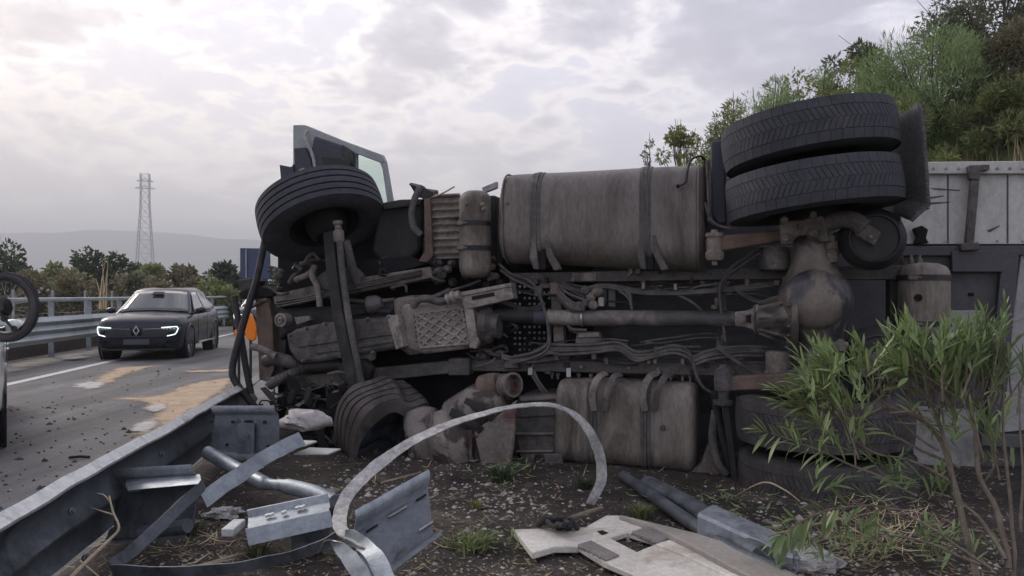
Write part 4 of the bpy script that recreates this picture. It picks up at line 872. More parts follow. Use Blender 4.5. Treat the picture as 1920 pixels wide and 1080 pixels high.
# near barrier, knocked over: lip coloured bright for reflected sky, two dark hollows
def near_barrier():
    root = empty('guardrail', RD(-1.3, 3.4, .2), 0, 'battered near crash barrier beam running from the lower left to the lorry', 'guardrail'); O = root.location
    ys = [.7+.12*i for i in range(54)]
    face = [(-.03,0),(.0,-.004),(-.012,-.02),(-.05,-.06),(-.055,-.10),(-.02,-.15),(.022,-.185),(.022,-.205),(-.02,-.24),(-.055,-.285),(-.05,-.325),(-.01,-.365),(.008,-.375)]
    def side(i):
        y = ys[i]; a = R(-16+5*fbm((y*.5, 1, 2))); c, s = math.cos(a), math.sin(a)
        return Vector((c, 0, s)), Vector((-s, 0, c))
    def ctr(y): return RD(-1.37+.03*fbm((y*.7, 0, 5)), y, .45+.025*fbm((y*.6, 9, 1)))
    P = [ctr(y)-O for y in ys]
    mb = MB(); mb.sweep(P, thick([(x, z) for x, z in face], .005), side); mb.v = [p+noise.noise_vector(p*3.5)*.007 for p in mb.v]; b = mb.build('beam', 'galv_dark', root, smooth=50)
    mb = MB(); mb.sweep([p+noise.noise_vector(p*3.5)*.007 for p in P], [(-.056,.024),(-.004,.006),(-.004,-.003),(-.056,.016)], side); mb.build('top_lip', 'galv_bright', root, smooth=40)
    for y in (1.95, 3.05, 4.15, 5.25):
        for dz in (-.09, -.28): q = MB(); q.lathe([(.016, 0), (.016, .01), (.009, .011), (.009, .02)], ctr(y)-O+Vector((.03-dz*.3-.05, 0, dz)), Vector((1, -.3, .3)), 8); q.build('bolt', 'galv_dark', b, smooth=30)
near_barrier()
# ---------------------------------------------------------------- torn barrier pieces on the verge
def piece(name, label, cat, loc):
    return empty(name, loc, 0, label, cat, None)
def plate_on(A, B, C, D, holes, root, m='galv', lip=.05, name='plate'):
    """channel section: quad A(top left) B(top right) C(bottom right) D(bottom left) + rolled lips top and bottom"""
    O = root.location; A, B, C, D = [Vector(p)-O for p in (A, B, C, D)]
    n = (B-A).cross(D-A).normalized()
    if n.y > 0: n = -n
    nu, nv = 14, 8; vs = []
    for j in range(nv+1):
        for i in range(nu+1):
            u, v = i/nu, j/nv; p = A.lerp(B, u).lerp(D.lerp(C, u), v); vs.append(p+n*(.006*fbm((u*3, v*3, A.x*9))))
    m_ = nu+1; fs = [(j*m_+i, j*m_+i+1, (j+1)*m_+i+1, (j+1)*m_+i) for j in range(nv) for i in range(nu)]
    mb = MB(); mb.add(vs, fs); o = mb.build(name, m, root, smooth=50); s = o.modifiers.new('t', 'SOLIDIFY'); s.thickness = .005; e = o.modifiers.new('e', 'EDGE_SPLIT'); e.split_angle = R(42)
    for P, Q, sg in ((A, B, 1), (D, C, -1)):
        up = (A-D).normalized()*sg; lp = MB()
        sec = thick([(0, 0), (.012, .010), (.03, .014), (lip*.8, .022), (lip, .04), (lip*1.02, .055)], .005)
        pts = [P.lerp(Q, i/10)+n*.005*fbm((i*.5, sg, A.x)) for i in range(11)]
        lp.sweep(pts, sec, lambda i: (n, up)); lp.build('rolled_lip', 'galv' if sg == 1 else m, o, smooth=40)
    for (u, v, w_, h_) in holes:
        c = A.lerp(B, u).lerp(D.lerp(C, u), v); eu = (B-A).normalized(); ev = (D-A).normalized(); h = MB()
        q = [c+n*.010-eu*w_+ev*-h_, c+n*.010+eu*w_-ev*h_, c+n*.010+eu*w_+ev*h_, c+n*.010-eu*w_+ev*h_]
        h.prism(q, n*-.004); h.build('slot', 'pale_panel' if w_ > .03 else 'deep', o, smooth=0)
    return o, n
# panel against the barrier below the struts
a = piece('barrier_fragment', 'upright grey barrier panel with bolted plate, beside the barrier below the black struts', 'metal panel', G(460, 862, 0))
o, n = plate_on(W(404,778,4.9), W(522,778,4.75), W(524,848,4.72), W(394,842,4.85), [(.55,.18,.03,.006),(.3,.2,.01,.008),(.8,.2,.01,.008),(.25,.85,.01,.008),(.85,.85,.01,.008)], a, 'galv_dark')
mb = MB(); mb.prism([p-a.location+Vector((0,-.02,0)) for p in (W(449,793,4.8), W(479,793,4.78), W(478,851,4.74), W(447,851,4.76))], (0, .012, 0)); q = mb.build('bolted_plate', 'galv_dark', o, bevel=.003)
for x, y in ((463,818),(448,790),(480,790)): mb = MB(); mb.lathe([(.014,0),(.014,.01),(.006,.011)], W(x, y, 4.74)-a.location, TOCAM, 8); mb.build('bolt', 'galv_dark', q, smooth=30)
b_ = piece('barrier_fragment', 'wide grey barrier panel with slots, propped by a bent strap at lower left', 'metal panel', G(280, 1010, 0))
o, n = plate_on(W(218,902,3.75), W(372,894,3.62), W(362,988,3.55), W(212,1000,3.66), [(.25,.22,.035,.005),(.6,.17,.045,.003),(.9,.12,.03,.004)], b_, 'galv_dark')
mb = MB(); mb.prism([p-b_.location for p in (W(236,900,3.72), W(374,892,3.60), W(376,902,3.5), W(372,908,3.46), W(240,920,3.58), W(234,910,3.62))], (0, .01, .006)); mb.build('top_channel', 'galv', o, bevel=.006, smooth=50)
mb = MB(); mb.tube([W(212,1002,3.62)-b_.location, W(300,996,3.55)-b_.location, W(352,985,3.5)-b_.location], .035, 10); mb.build('bottom_roll', 'galv_dark', o)
c_ = piece('barrier_channel', 'short pale channel section tilted on the soil between strap and panel', 'metal piece', G(540, 1010, 0))
mb = MB(); O = c_.location
A, B, C, D = W(466,968,3.72)-O, W(617,937,3.66)-O, W(622,972,3.45)-O, W(462,1008,3.42)-O
nrm = (B-A).cross(D-A).normalized(); nrm = nrm if nrm.z > 0 else -nrm
def chan(name, sec_t, m, par, t=.006):
    mb = MB(); pts = [A.lerp(B, 0)+(D-A)*0]
    vs = []
    for (v, h) in sec_t: vs += [A.lerp(D, v)+nrm*h, B.lerp(C, v)+nrm*h]
    k = len(sec_t); mb.add(vs, [(2*i, 2*i+1, 2*i+3, 2*i+2) for i in range(k-1)]); o = mb.build(name, m, par, smooth=50); s = o.modifiers.new('t', 'SOLIDIFY'); s.thickness = t; e = o.modifiers.new('e', 'EDGE_SPLIT'); e.split_angle = R(42); return o
o = chan('channel', [(-.14,.015),(-.05,.03),(0,.03),(.08,0),(.55,-.005),(.70,.0),(.78,.02),(.86,.025),(.92,.0),(1.0,-.04)], 'galv', c_)
for u, v in ((.25,.28),(.3,.28),(.62,.22),(.68,.22),(.45,.3)):
    p = A.lerp(B, u).lerp(D.lerp(C, u), v)+nrm*.006; mb = MB(); mb.lathe([(.014,0),(.014,.012),(.007,.013)], p, nrm, 8); mb.build('bolt', 'galv_bright', o, smooth=30)
mb = MB(); mb.box(A.lerp(C, .5)+Vector((.1,.02,-.10)), (.16,.10,.10)); mb.build('spacer_block', 'galv_dark', c_, bevel=.006)
mb = MB(); mb.box(A+Vector((-.03,-.12,-.02)), (.06,.16,.04)); mb.build('end_cap', 'galv_bright', c_, bevel=.006)
mb = MB(); mb.lathe([(.03,0),(.03,.06),(.02,.07)], B.lerp(C,.7)+Vector((0,0,.0)), (1,-.1,.1), 10); mb.build('end_stub', 'deep', c_)
d_ = piece('barrier_fragment', 'large dark barrier panel leaning behind the curled strap ends, centre foreground', 'metal panel', G(735, 1090, 0))
o, n = plate_on(W(664,1000,3.0), W(803,918,3.3), W(812,1002,3.12), W(690,1092,2.85), [(.2,.12,.03,.004),(.55,.1,.05,.003),(.88,.1,.03,.004),(.9,.75,.04,.004)], d_, 'galv_dark', .07)
# bent pipe, flat bar
def solo_tube(name, label, cat, pts, r, m, flat=1.0, n=12, up=None, k=6):
    base = Vector(pts[0]); mb = MB(); mb.tube(smooth_path([Vector(p) for p in pts], k), r, n, flat=flat, up=up)
    o = mb.build(name, m, None, smooth=50); tag(o, label, cat); return o
def ribbon(name, label, cat, pts, wd, m, wdir, par=None, k=8, t=.005):
    """flat steel strap along pts; wdir: list of width directions"""
    P = smooth_path(pts, k); D = smooth_path(wdir, k); vs = []
    for p, d in zip(P, D): d = d.normalized(); vs += [p-d*wd/2, p+d*wd/2]
    mb = MB(); mb.add(vs, [(2*i, 2*i+1, 2*i+3, 2*i+2) for i in range(len(P)-1)]); mb.v = [p+noise.noise_vector(p*6)*.006+noise.noise_vector(p*21)*.0035 for p in mb.v]
    o = mb.build(name, m, par, smooth=60); s = o.modifiers.new('t', 'SOLIDIFY'); s.thickness = t; e = o.modifiers.new('e', 'EDGE_SPLIT'); e.split_angle = R(42)
    if label: tag(o, label, cat)
    return o
mb = MB(); mb.tube(smooth_path([W(388,848,4.75), W(430,872,4.62), W(468,892,4.4), W(492,905,4.25), W(508,908,4.15), W(540,912,4.05), W(590,925,3.9), W(626,942,3.8)], 5), [.042]*17+[.034]*3+[.03]*3+[.034]*2+[.042]*11, 12)
bp_ = tag(mb.build('bent_pipe', 'galv', None, smooth=50), 'bent galvanised pipe crossing under the flat bar', 'pipe')
V = Vector
ribbon('flat_bar', 'straight flat galvanised bar leaning across the bent pipe', 'metal bar', [W(382,938,3.9), W(440,896,4.1), W(500,856,4.35), W(566,822,4.6)], .088, 'galv', [V((-.5,.15,.85))]*4)
MT['strap_steel'] = mat('scraped_strap_steel', (.30,.30,.29), (.50,.48,.45), scale=9, rough=.55, metal=.2, bump=.3, bscale=80, c3=(.17,.16,.15), s3=7, t3=(.50,.66), grit=.35)
ribbon('steel_strap', 'long galvanised strap arching in a tall loop over the soil, centre', 'metal strap',
       [W(690,1030,2.75), W(645,1000,3.0), W(636,972,3.2), W(652,930,3.35), W(700,880,3.5), W(770,830,3.7), W(860,790,3.9), W(960,764,4.1), W(1040,762,4.25), W(1090,790,4.3), W(1122,845,4.35), W(1127,900,4.35), W(1106,944,4.3)], .06, 'strap_steel',
       [V((.9,-.2,-.2)), V((1,-.1,.1)), V((1,0,0)), V((.9,-.1,-.3)), V((.65,-.4,-.55)), V((.4,-.75,-.5)), V((.25,-.9,-.3)), V((.1,-.95,-.2)), V((-.1,-.95,-.2)), V((-.6,-.7,-.3)), V((-.95,-.3,-.1)), V((-1,-.2,.1)), V((-.8,-.4,.3))])
ribbon('steel_strap', 'curled galvanised strap end twisting down to the bottom edge', 'metal strap', [W(648,1006,2.95), W(668,1012,2.85), W(700,1040,2.7), W(722,1085,2.6), W(728,1110,2.55)], .075, 'galv', [V((.2,-.3,.9)), V((.4,-.4,.8)), V((.9,-.3,.3)), V((1,-.2,.2)), V((1,-.2,.1))])
ribbon('steel_strap', 'short rolled strap end lying left of the curled strap', 'metal strap', [W(598,1032,2.9), W(606,1020,2.85), W(622,1012,2.8), W(644,1030,2.72), W(668,1062,2.62), W(685,1095,2.55)], .085, 'galv', [V((.3,-.7,.5)), V((.3,-.7,.5)), V((.4,-.8,.3)), V((.7,-.6,.4)), V((.8,-.5,.4)), V((.8,-.5,.4))])
ribbon('steel_strap', 'dark strap lying low across the soil along the bottom edge', 'metal strap', [W(212,1068,3.0), W(330,1072,2.95), W(440,1064,2.95), W(540,1044,3.0), W(600,1022,3.05), W(632,1004,3.05)], .055, 'galv_dark', [V((.0,-.35,.9))]*6)
ribbon('steel_strap', 'dark strap folded diagonally in front of the wide barrier panel', 'metal strap', [W(212,1062,3.05), W(262,1022,3.2), W(320,968,3.4), W(372,918,3.5), W(380,908,3.55), W(374,898,3.65)], .055, 'galv_dark', [V((-.45,-.35,.8))]*3+[V((-.4,-.4,.8)), V((-.1,-.7,.6)), V((.1,-.9,.4))])
solo_tube('steel_tube', 'long thin steel tube lying in the grass below the lower tank', 'pipe', [G(1168,892,.03), G(1270,962,.05), G(1370,1030,.05), G(1470,1078,.05)], .035, 'galv_dark')
solo_tube('steel_post', 'thick grey post lying half hidden beside the thin tube', 'post', [G(1215,905,.05), G(1300,950,.06), G(1340,985,.06), G(1430,1040,.06)], .06, 'galv_dark', flat=.7)
u_ = piece('barrier_beam', 'bright u-shaped galvanised beam lying in front of the oleander', 'metal beam', G(1410, 1030, 0)); O = u_.location
P0, P1 = W(1322,972,3.75)-O, W(1498,1052,3.45)-O; dr = (P1-P0).normalized(); sd = Vector((dr.y, -dr.x, 0)).normalized(); sd = sd if sd.y < 0 else -sd
mb = MB(); mb.sweep([P0.lerp(P1, i/8) for i in range(9)], [(.085,-.075),(.085,.03),(.07,.045),(-.09,.05),(-.10,.04),(-.10,-.02),(-.09,-.02),(-.09,.038),(.068,.034),(.076,.025),(.076,-.075)], lambda i: (sd, UP)); mb.build('channel', 'galv', u_, smooth=40)
mb = MB(); mb.prism([P1+sd*.08+UP*-.09, P1+sd*-.12+UP*-.08, P1+sd*-.11+UP*.05, P1+sd*.07+UP*.04], dr*.02); mb.build('end_plate', 'galv', u_, bevel=.004)
# ---------------------------------------------------------------- cream cab trim panel on the ground
def trim_panel():
    root = piece('cab_trim_panel', 'broken cream plastic cab panel with square openings lying on the soil', 'plastic panel', G(1200, 1020, 0)); O = root.location
    def g(x, y, z=.05): return G(x, y, z)-O
    def pl(name, pts, z, t, m, par=root, bevel=.006): mb = MB(); mb.prism([g(x, y, z) for x, y in pts], (0, 0, -t)); return mb.build(name, m, par, bevel=bevel)
    pl('wing', [(964,992),(1030,990),(1100,988),(1160,985),(1140,1010),(1082,1024),(1040,1024),(998,1036)], .05, .035, 'trim')
    mbp = [(1100,988),(1136,966),(1160,966),(1300,1002),(1380,1024),(1480,1078),(1560,1130),(1330,1130),(1200,1082),(1130,1052),(1082,1024)]
    # main sheet with a real opening: outer ring minus window, built as two halves
    win = [(1143,1008),(1176,998),(1238,1016),(1194,1034)]
    body = pl('panel', [(1100,986),(1136,966),(1160,966),(1222,984),(1176,998),(1143,1008),(1194,1034),(1238,1016),(1290,1002),(1300,1002),(1380,1024),(1480,1078),(1560,1130),(1330,1130),(1200,1082),(1130,1052),(1082,1022)], .048, .03, 'trim')
    pl('panel_bridge', [(1222,984),(1290,1002),(1238,1016),(1176,998)], .046, .03, 'trim')
    pl('textured_inset', [(1184,996),(1210,988),(1262,1004),(1232,1016)], .056, .02, 'trim_grey')
    pl('textured_inset', [(1082,1020),(1108,1012),(1162,1040),(1136,1050)], .056, .02, 'trim_grey')
    pl('rear_strip', [(1160,964),(1310,1000),(1400,1030),(1560,1110),(1600,1130),(1500,1130),(1380,1066),(1290,1018),(1222,986)], .075, .03, 'trim_grey2')
    r = pl('raised_edge', [(1228,1018),(1282,1030),(1400,1085),(1440,1120),(1425,1120),(1390,1090),(1276,1036)], .062, .02, 'trim')
    pl('small_opening', [(1119,996),(1130,994),(1141,999),(1129,1003)], .052, .004, 'deep', bevel=0)
    for i in range(4):
        for (x0, y0, x1, y1) in ((1180,1001,1228,1017), (1086,1026,1132,1050)):
            t = (i+.5)/4; q = MB(); q.lathe([(.011,0),(.011,.006),(.004,.006),(.004,.0)], g(x0+(x1-x0)*t, y0+(y1-y0)*t, .058), UP, 10); q.build('rivet', 'steel', root)
    mb = MB()
    for i in range(7): mb.tube(smooth_path([g(1008+i*9, 985-(i % 3)*5, .06+.01*(i % 2)), g(1030+i*7, 975+(i % 2)*8, .11), g(1050+i*5, 990-(i % 3)*4, .06)], 4), .014, 6)
    mb.v = [p+noise.noise_vector(p*12)*.02 for p in mb.v]; o = mb.build('torn_mesh', 'black', root, smooth=40)
    mb = MB(); mb.tube([g(1052,978,.07), g(1092,963,.08), g(1128,952,.07)], .016, 6, flat=.6); mb.build('broken_stay', 'bark', root)
MT['trim_grey2'] = mat('dusty_taupe_plastic', (.25,.23,.205), (.34,.31,.28), scale=4, rough=.7, bump=.1)
trim_panel()
# soiled sack and foam lump
def lump(name, label, cat, c, s, m, seed, amp=.25, sub=3):
    bm = bmesh.new(); bmesh.ops.create_icosphere(bm, subdivisions=sub, radius=1)
    for v in bm.verts:
        p = v.co.copy(); d = 1+amp*fbm(p*1.4+V((seed, 0, 0)), 3)+amp*.35*fbm(p*5+V((seed, 2, 0)), 3)
        v.co = V((p.x*d*s[0], p.y*d*s[1], max(p.z*d, -.75)*s[2]))
    me = bpy.data.meshes.new(name); bm.to_mesh(me); bm.free(); o = link(name, me, m, None, 50); o.location = c; tag(o, label, cat); return o
lump('sack', 'soiled white sack slumped under the front of the lorry', 'sack', W(572,788,5.35), (.17,.14,.085), 'bag', 2.0, .4)
MT['foam'] = mat('grey_white_foam', (.42,.42,.41), (.58,.58,.56), scale=30, rough=.95, bump=.8, bscale=60, c3=(.25,.24,.23), s3=22, t3=(.5,.6))
lump('foam_chunk', 'broken pale foam chunk on the soil right of the wide panel', 'foam piece', G(418,962,.02), (.085,.06,.03), 'foam', 5.0, .6)
lump('stone_slab', 'flat grey stone slab at the foot of the oleander', 'stone', G(1515,1050,.02), (.13,.10,.05), 'foam', 8.0, .4)
for i, (x, y, lab) in enumerate(((545,835,'broken white panel lying below the sack'), (590,850,'pale torn plastic sheet under the tangled cables'))):
    mb = MB(); c = W(x, y, 4.95); mb.prism([c+V((-.14,0,.0)), c+V((.10,-.05,.01)), c+V((.16,.06,.02)), c+V((-.06,.1,.02))], (0, 0, -.012)); tag(mb.build('panel_fragment', 'white_paint', None, bevel=.003), lab, 'plastic piece')
# ---------------------------------------------------------------- lattice pylon, sign panel, orange panel
def pylon():
    D = 620.0; base = W(272, 540, D); base.z = -.3; top = W(270, 326, D).z; H = top+.3
    root = empty('lattice_pylon', base, .3, 'tall grey steel lattice pylon rising behind the bushes', 'pylon')
    MT['pylon'] = plain('pylon_steel', (.30,.31,.33), .6, .3)
    def wd(t): return 7.6*(1-t)+1.9*t if t < .75 else 3.3
    lv = [0, .12, .24, .35, .46, .56, .65, .73, .81, .88, .94, 1]
    def cn(t, k): s = wd(t); return V(((1, 1, -1, -1)[k]*s, (1, -1, -1, 1)[k]*s, t*H))
    for k in range(4): mb = MB(); mb.tube([cn(t, k) for t in lv], .34, 4); mb.build('leg', 'pylon', root, smooth=0)
    for i in range(len(lv)-1):
        mb = MB()
        for k in range(4): mb.tube([cn(lv[i], k), cn(lv[i+1], (k+1) % 4)], .17, 3); mb.tube([cn(lv[i], (k+1) % 4), cn(lv[i+1], k)], .17, 3); mb.tube([cn(lv[i+1], k), cn(lv[i+1], (k+1) % 4)], .17, 3)
        mb.build('bracing', 'pylon', root, smooth=0)
    for t, w_ in ((.88, 7.8), (.94, 6.4)): mb = MB(); mb.tube([V((-w_, 0, t*H)), V((0, 0, t*H+2)), V((w_, 0, t*H))], .3, 4); mb.tube([V((-w_, 0, t*H)), V((w_, 0, t*H))], .25, 4); mb.build('cross_arm', 'pylon', root, smooth=0)
pylon()
sg = empty('road_sign', W(478,560,14.0), 0, 'dark blue road sign panel standing behind the smashed lorry front', 'sign'); O = sg.location
mb = MB(); mb.prism([W(450,465,14)-O, W(506,466,14)-O, W(506,524,14)-O, W(450,522,14)-O], (0, .04, 0)); mb.build('panel', plain('sign_blue', (.035,.055,.11), .5), sg, bevel=.005)
mb = MB(); mb.box(W(461.5,494,13.98)-O, (.022,.02,.54)); mb.build('stiffener', 'pale_panel', sg)
mb = MB(); mb.tube([W(490,524,14.06)-O, V((W(490,524,14.06)-O).xy.to_3d())+V((0,.0,-1.5))], .04, 8); mb.build('post', 'galv', sg)
og = W(462,640,10.5); og.z = -.2
ob = empty('orange_panel', og, 0, 'bright orange panel of unknown purpose standing on the road behind the bent struts', 'warning panel'); MT['orange_e'] = 'orange'  # orange shape of unknown purpose, built as a panel
mb = MB(); pts = [W(x, y, 10.5)-og for x, y in ((456,596),(464,586),(472,590),(479,610),(480,634),(474,640),(462,636),(457,618))]; mb.prism(pts, (0, .05, 0)); mb.build('upper_board', 'orange', ob, bevel=.015)
mb = MB(); pts = [W(x, y, 10.5)-og for x, y in ((438,622),(446,612),(456,610),(455,628),(440,630))]; mb.prism(pts, (0, .05, 0)); mb.build('lower_board', 'orange', ob, bevel=.015)
mb = MB(); mb.tube([W(470,635,10.53)-og, V((W(470,635,10.53)-og).xy.to_3d())], .02, 8); mb.tube([W(448,625,10.53)-og, V((W(448,625,10.53)-og).xy.to_3d())], .02, 8); mb.build('stand', 'black', ob)
# ---------------------------------------------------------------- cars
def glassmat():
    m, nt, b = new_mat('dark_car_glass'); b.inputs['Base Color'].default_value = (.03,.04,.045,1); b.inputs['Roughness'].default_value = .03; b.inputs['Specular IOR Level'].default_value = .9; b.inputs['Coat Weight'].default_value = .6; b.inputs['Coat Roughness'].default_value = .02; return m
MT['carglass'] = glassmat()
MT['chrome'] = plain('chrome_trim', (.75,.76,.78), .15, 1.0)
MT['gloss_black'] = plain('gloss_black_trim', (.012,.012,.014), .25)
MT['carblack'] = mat('black_car_paint', (.006,.009,.022), (.009,.012,.028), scale=1.5, rough=.45, metal=0, bump=0, coat=.45, rv=.03, spec=.2)
MT['carblue'] = mat('dark_blue_car_paint', (.015,.022,.045), (.02,.028,.055), scale=1.5, rough=.5, metal=0, bump=0, coat=.7, rv=.03)
MT['carwhite'] = mat('white_car_paint', (.62,.66,.62), (.68,.72,.68), scale=1.5, rough=.35, bump=0, coat=.8, rv=.03)
MT['drl'] = plain('running_lamp_led', (.9,1,.97), .3, 0, (.88,1.0,.95), .6)
MT['amber'] = plain('amber_lens', (.75,.16,.04), .2)
MT['lens'] = plain('lamp_lens', (.10,.12,.13), .1)
STN = [(2.25,.60,.34,.66,.68),(2.21,.74,.27,.80,.82),(2.10,.83,.23,.885,.905),(1.9,.885,.21,.93,.965),(1.6,.91,.21,.955,1.01),(1.2,.915,.21,.975,1.05),(.9,.915,.22,.99,1.075),(.4,.92,.23,1.0,1.06),(-.2,.92,.23,1.01,1.05),(-.9,.92,.24,1.03,1.06),(-1.5,.915,.25,1.06,1.08),(-1.9,.895,.28,1.07,1.08),(-2.12,.85,.32,1.04,1.05),(-2.22,.78,.40,.98,.99),(-2.25,.66,.48,.88,.90)]
def car(name, label, loc, ang, paint, detail=True, group=None, toe=0.0):
    root = empty(name, loc, ang, label, 'car', group)
    def sect(s):
        x, hw, zb, zs, zc = s; zm = zb+(zs-zb)*.48
        h = [(0,zb),(hw*.80,zb),(hw*.93,zb+.03),(hw*.985,zb+.14),(hw,zm),(hw*.975,zs-.16),(hw*.955,zs-.07),(hw*.90,zs-.012),(hw*.80,zs+(zc-zs)*.35),(hw*.45,zs+(zc-zs)*.85),(0,zc)]
        return [V((x, y, z)) for y, z in h]+[V((x, -y, z)) for y, z in reversed(h[1:-1])]
    rings = [sect(s) for s in STN]; n = len(rings[0]); mb = MB()
    mb.add([p for r in rings for p in r], [(i*n+k, i*n+(k+1) % n, (i+1)*n+(k+1) % n, (i+1)*n+k) for i in range(len(rings)-1) for k in range(n)]+[tuple(range(n-1, -1, -1)), tuple(range((len(rings)-1)*n, len(rings)*n))])
    body = mb.build('body', paint, root, smooth=50)
    cut = MB()
    for x in (1.36, -1.33):
        for s in (1, -1): cut.lathe([(.41, 0), (.41, .5)], (x, s*.64, .35), (0, s, 0), 28)
    co = cut.build('cut', 'deep', None); bo = body.modifiers.new('b', 'BOOLEAN'); bo.object = co; bo.operation = 'DIFFERENCE'
    dg = bpy.context.evaluated_depsgraph_get(); me = bpy.data.meshes.new_from_object(body.evaluated_get(dg)); body.modifiers.clear(); body.data = me; bpy.data.objects.remove(co)
    me.polygons.foreach_set('use_smooth', [True]*len(me.polygons)); me.set_sharp_from_angle(angle=R(40))
    # greenhouse
    fb = [(1.02,.80,1.03),(1.10,.5,1.065),(1.12,0,1.075)]; ft_ = [(.22,.60,1.535),(.26,.35,1.56),(.27,0,1.57)]
    ring0 = [(1.0,.82,1.0),(1.12,.0,1.05),(1.0,-.82,1.0),(-1.2,-.85,1.03),(-2.05,-.76,1.05),(-2.12,0,1.05),(-2.05,.76,1.05),(-1.2,.85,1.03)]
    ring1 = [(.22,.61,1.525),(.27,0,1.56),(.22,-.61,1.525),(-.9,-.615,1.575),(-1.55,-.57,1.52),(-1.6,0,1.55),(-1.55,.57,1.52),(-.9,.615,1.575)]
    ring2 = [(.12,.50,1.585),(.14,0,1.60),(.12,-.50,1.585),(-.75,-.52,1.625),(-1.45,-.48,1.575),(-1.5,0,1.58),(-1.45,.48,1.575),(-.75,.52,1.625)]
    mb = MB(); mb.add([V(p) for p in ring0+ring1+ring2], [(r*8+k, r*8+(k+1) % 8, (r+1)*8+(k+1) % 8, (r+1)*8+k) for r in (0, 1) for k in range(8)]+[tuple(range(16, 24))]); roof = mb.build('roof', paint, root, bevel=.03, smooth=50)
    def patch(nm, bl, br, tr, tl, off, m, par, bow=V((0, 0, 0)), nu=10, nv=6):
        bl, br, tr, tl = V(bl), V(br), V(tr), V(tl); nn = (br-bl).cross(tl-bl).normalized(); c = (bl+br+tl+tr)/4
        if nn.dot(c-V((-.4, 0, 1.1))) < 0: nn = -nn
        vs = []
        for j in range(nv+1):
            for i in range(nu+1):
                u, v = i/nu, j/nv; vs.append(bl.lerp(br, u).lerp(tl.lerp(tr, u), v)+nn*off+bow*(1-(2*u-1)**2))
        q = MB(); m_ = nu+1; q.add(vs, [(j*m_+i, j*m_+i+1, (j+1)*m_+i+1, (j+1)*m_+i) for j in range(nv) for i in range(nu)]); o = q.build(nm, m, par, smooth=60); sd = o.modifiers.new('t', 'SOLIDIFY'); sd.thickness = .006; return o
    ws = patch('windscreen', (.98,.76,1.035), (.98,-.76,1.035), (.265,-.585,1.50), (.265,.585,1.50), .012, 'carglass', root, V((.10,0,.035)))
    q = MB(); q.box((.56, 0, 1.475), (.12, .26, .03), Matrix.Rotation(R(33), 3, 'Y')); q.build('sensor_housing', 'gloss_black', ws, bevel=.01)
    patch('rear_window', (-2.07,.68,1.10), (-2.07,-.68,1.10), (-1.62,-.52,1.48), (-1.62,.52,1.48), .012, 'carglass', root, V((-.05,0,.02)))
    for s in (1, -1):
        patch('side_window', (.72,s*.828,1.045), (-.30,s*.845,1.05), (-.34,s*.628,1.505), (.16,s*.635,1.485), .012, 'carglass', root)
        patch('side_window', (-.36,s*.846,1.05), (-1.18,s*.848,1.06), (-1.22,s*.605,1.51), (-.40,s*.628,1.505), .012, 'carglass', root)
        patch('side_window', (-1.26,s*.842,1.065), (-1.72,s*.80,1.09), (-1.45,s*.60,1.44), (-1.30,s*.605,1.49), .012, 'carglass', root)
        m_ = MB(); m_.lathe([(.001,-.12),(.06,-.105),(.085,-.05),(.09,.02),(.07,.08),(.001,.10)], (.66, s*1.0, 1.075), (0, 1, .1), 14, sx=.85, sy=1.0, caps=False); mo = m_.build('mirror', paint, root, smooth=60)
        q = MB(); q.tube([V((.72,s*.84,1.02)), V((.68,s*.93,1.05))], .03, 6); q.build('mirror_arm', 'gloss_black', mo)
        q = MB(); q.box((-.30, s*.917, .30), (1.75, .02, .045)); q.build('sill_trim', 'chrome', root, bevel=.006)
        for dx in (.62, -.36, -1.22):
            q = MB(); q.box((dx, s*.921, .66), (.008, .006, .62)); q.build('door_gap', 'deep', root)
        for dx in (-.22, -1.08): q = MB(); q.tube([V((dx-.09,s*.915,.90)), V((dx,s*.935,.905)), V((dx+.09,s*.915,.90))], .012, 6); q.build('door_handle', paint, root)
    # wheels
    for x in (1.36, -1.33):
        for s in (1, -1):
            q = MB(); prof = [(.24,-.10),(.27,-.112),(.33,-.108),(.352,-.09),(.358,-.05),(.358,.05),(.352,.09),(.33,.108),(.27,.112),(.24,.10)]; q.lathe(prof, (0,0,0), (0, 1, 0), 40, caps=False)
            M = Matrix.Translation((x, s*.80, .357)) @ Matrix.Rotation(toe*(1 if s*toe < 0 else 0), 4, 'Z'); q.v = [M @ p for p in q.v]; wo = q.build('wheel', 'rubber', root, smooth=50)
            q = MB(); q.lathe([(.245,s*.09),(.225,s*.085),(.215,s*.02),(.20,-s*.06)], (0,0,0), (0,1,0), 36, caps=False); q.lathe([(.06,s*.02),(.055,s*.075),(.001,s*.08)], (0,0,0), (0,1,0), 16, caps=False)
            for k in range(10):
                g = k*math.pi/5; d = V((math.cos(g), 0, math.sin(g))); q.tube([d*.04+V((0,s*.06,0)), d*.23+V((0,s*.082,0))], .016, 4)
            q.v = [M @ p for p in q.v]; q.build('rim', 'steel_rim', wo, smooth=40)
            q = MB(); q.lathe([(.40,-.02),(.40,.015),(.43,.02),(.44,.0)], (x, s*.905, .35), (0, s, 0), 36, caps=False); q.v = [p for p in q.v]; q.build('wheel_arch', 'gloss_black', root, smooth=50)
            q = MB(); q.lathe([(.40,0),(.40,.22)], (x, s*.66, .35), (0, s, 0), 28, caps=False); q.lathe([(.40,0),(.01,0)], (x, s*.66, .35), (0, s, 0), 28, caps=False); q.build('wheel_well', 'deep', root)
    if not detail: return root
    def fx(y):
        y = abs(y); tb = [(0,2.25),(.55,2.25),(.66,2.235),(.74,2.21),(.80,2.15),(.83,2.10),(.87,1.96),(.90,1.75)]
        for (a, xa), (b, xb) in zip(tb, tb[1:]):
            if y <= b: return xa+(xb-xa)*(y-a)/(b-a)
        return 1.7
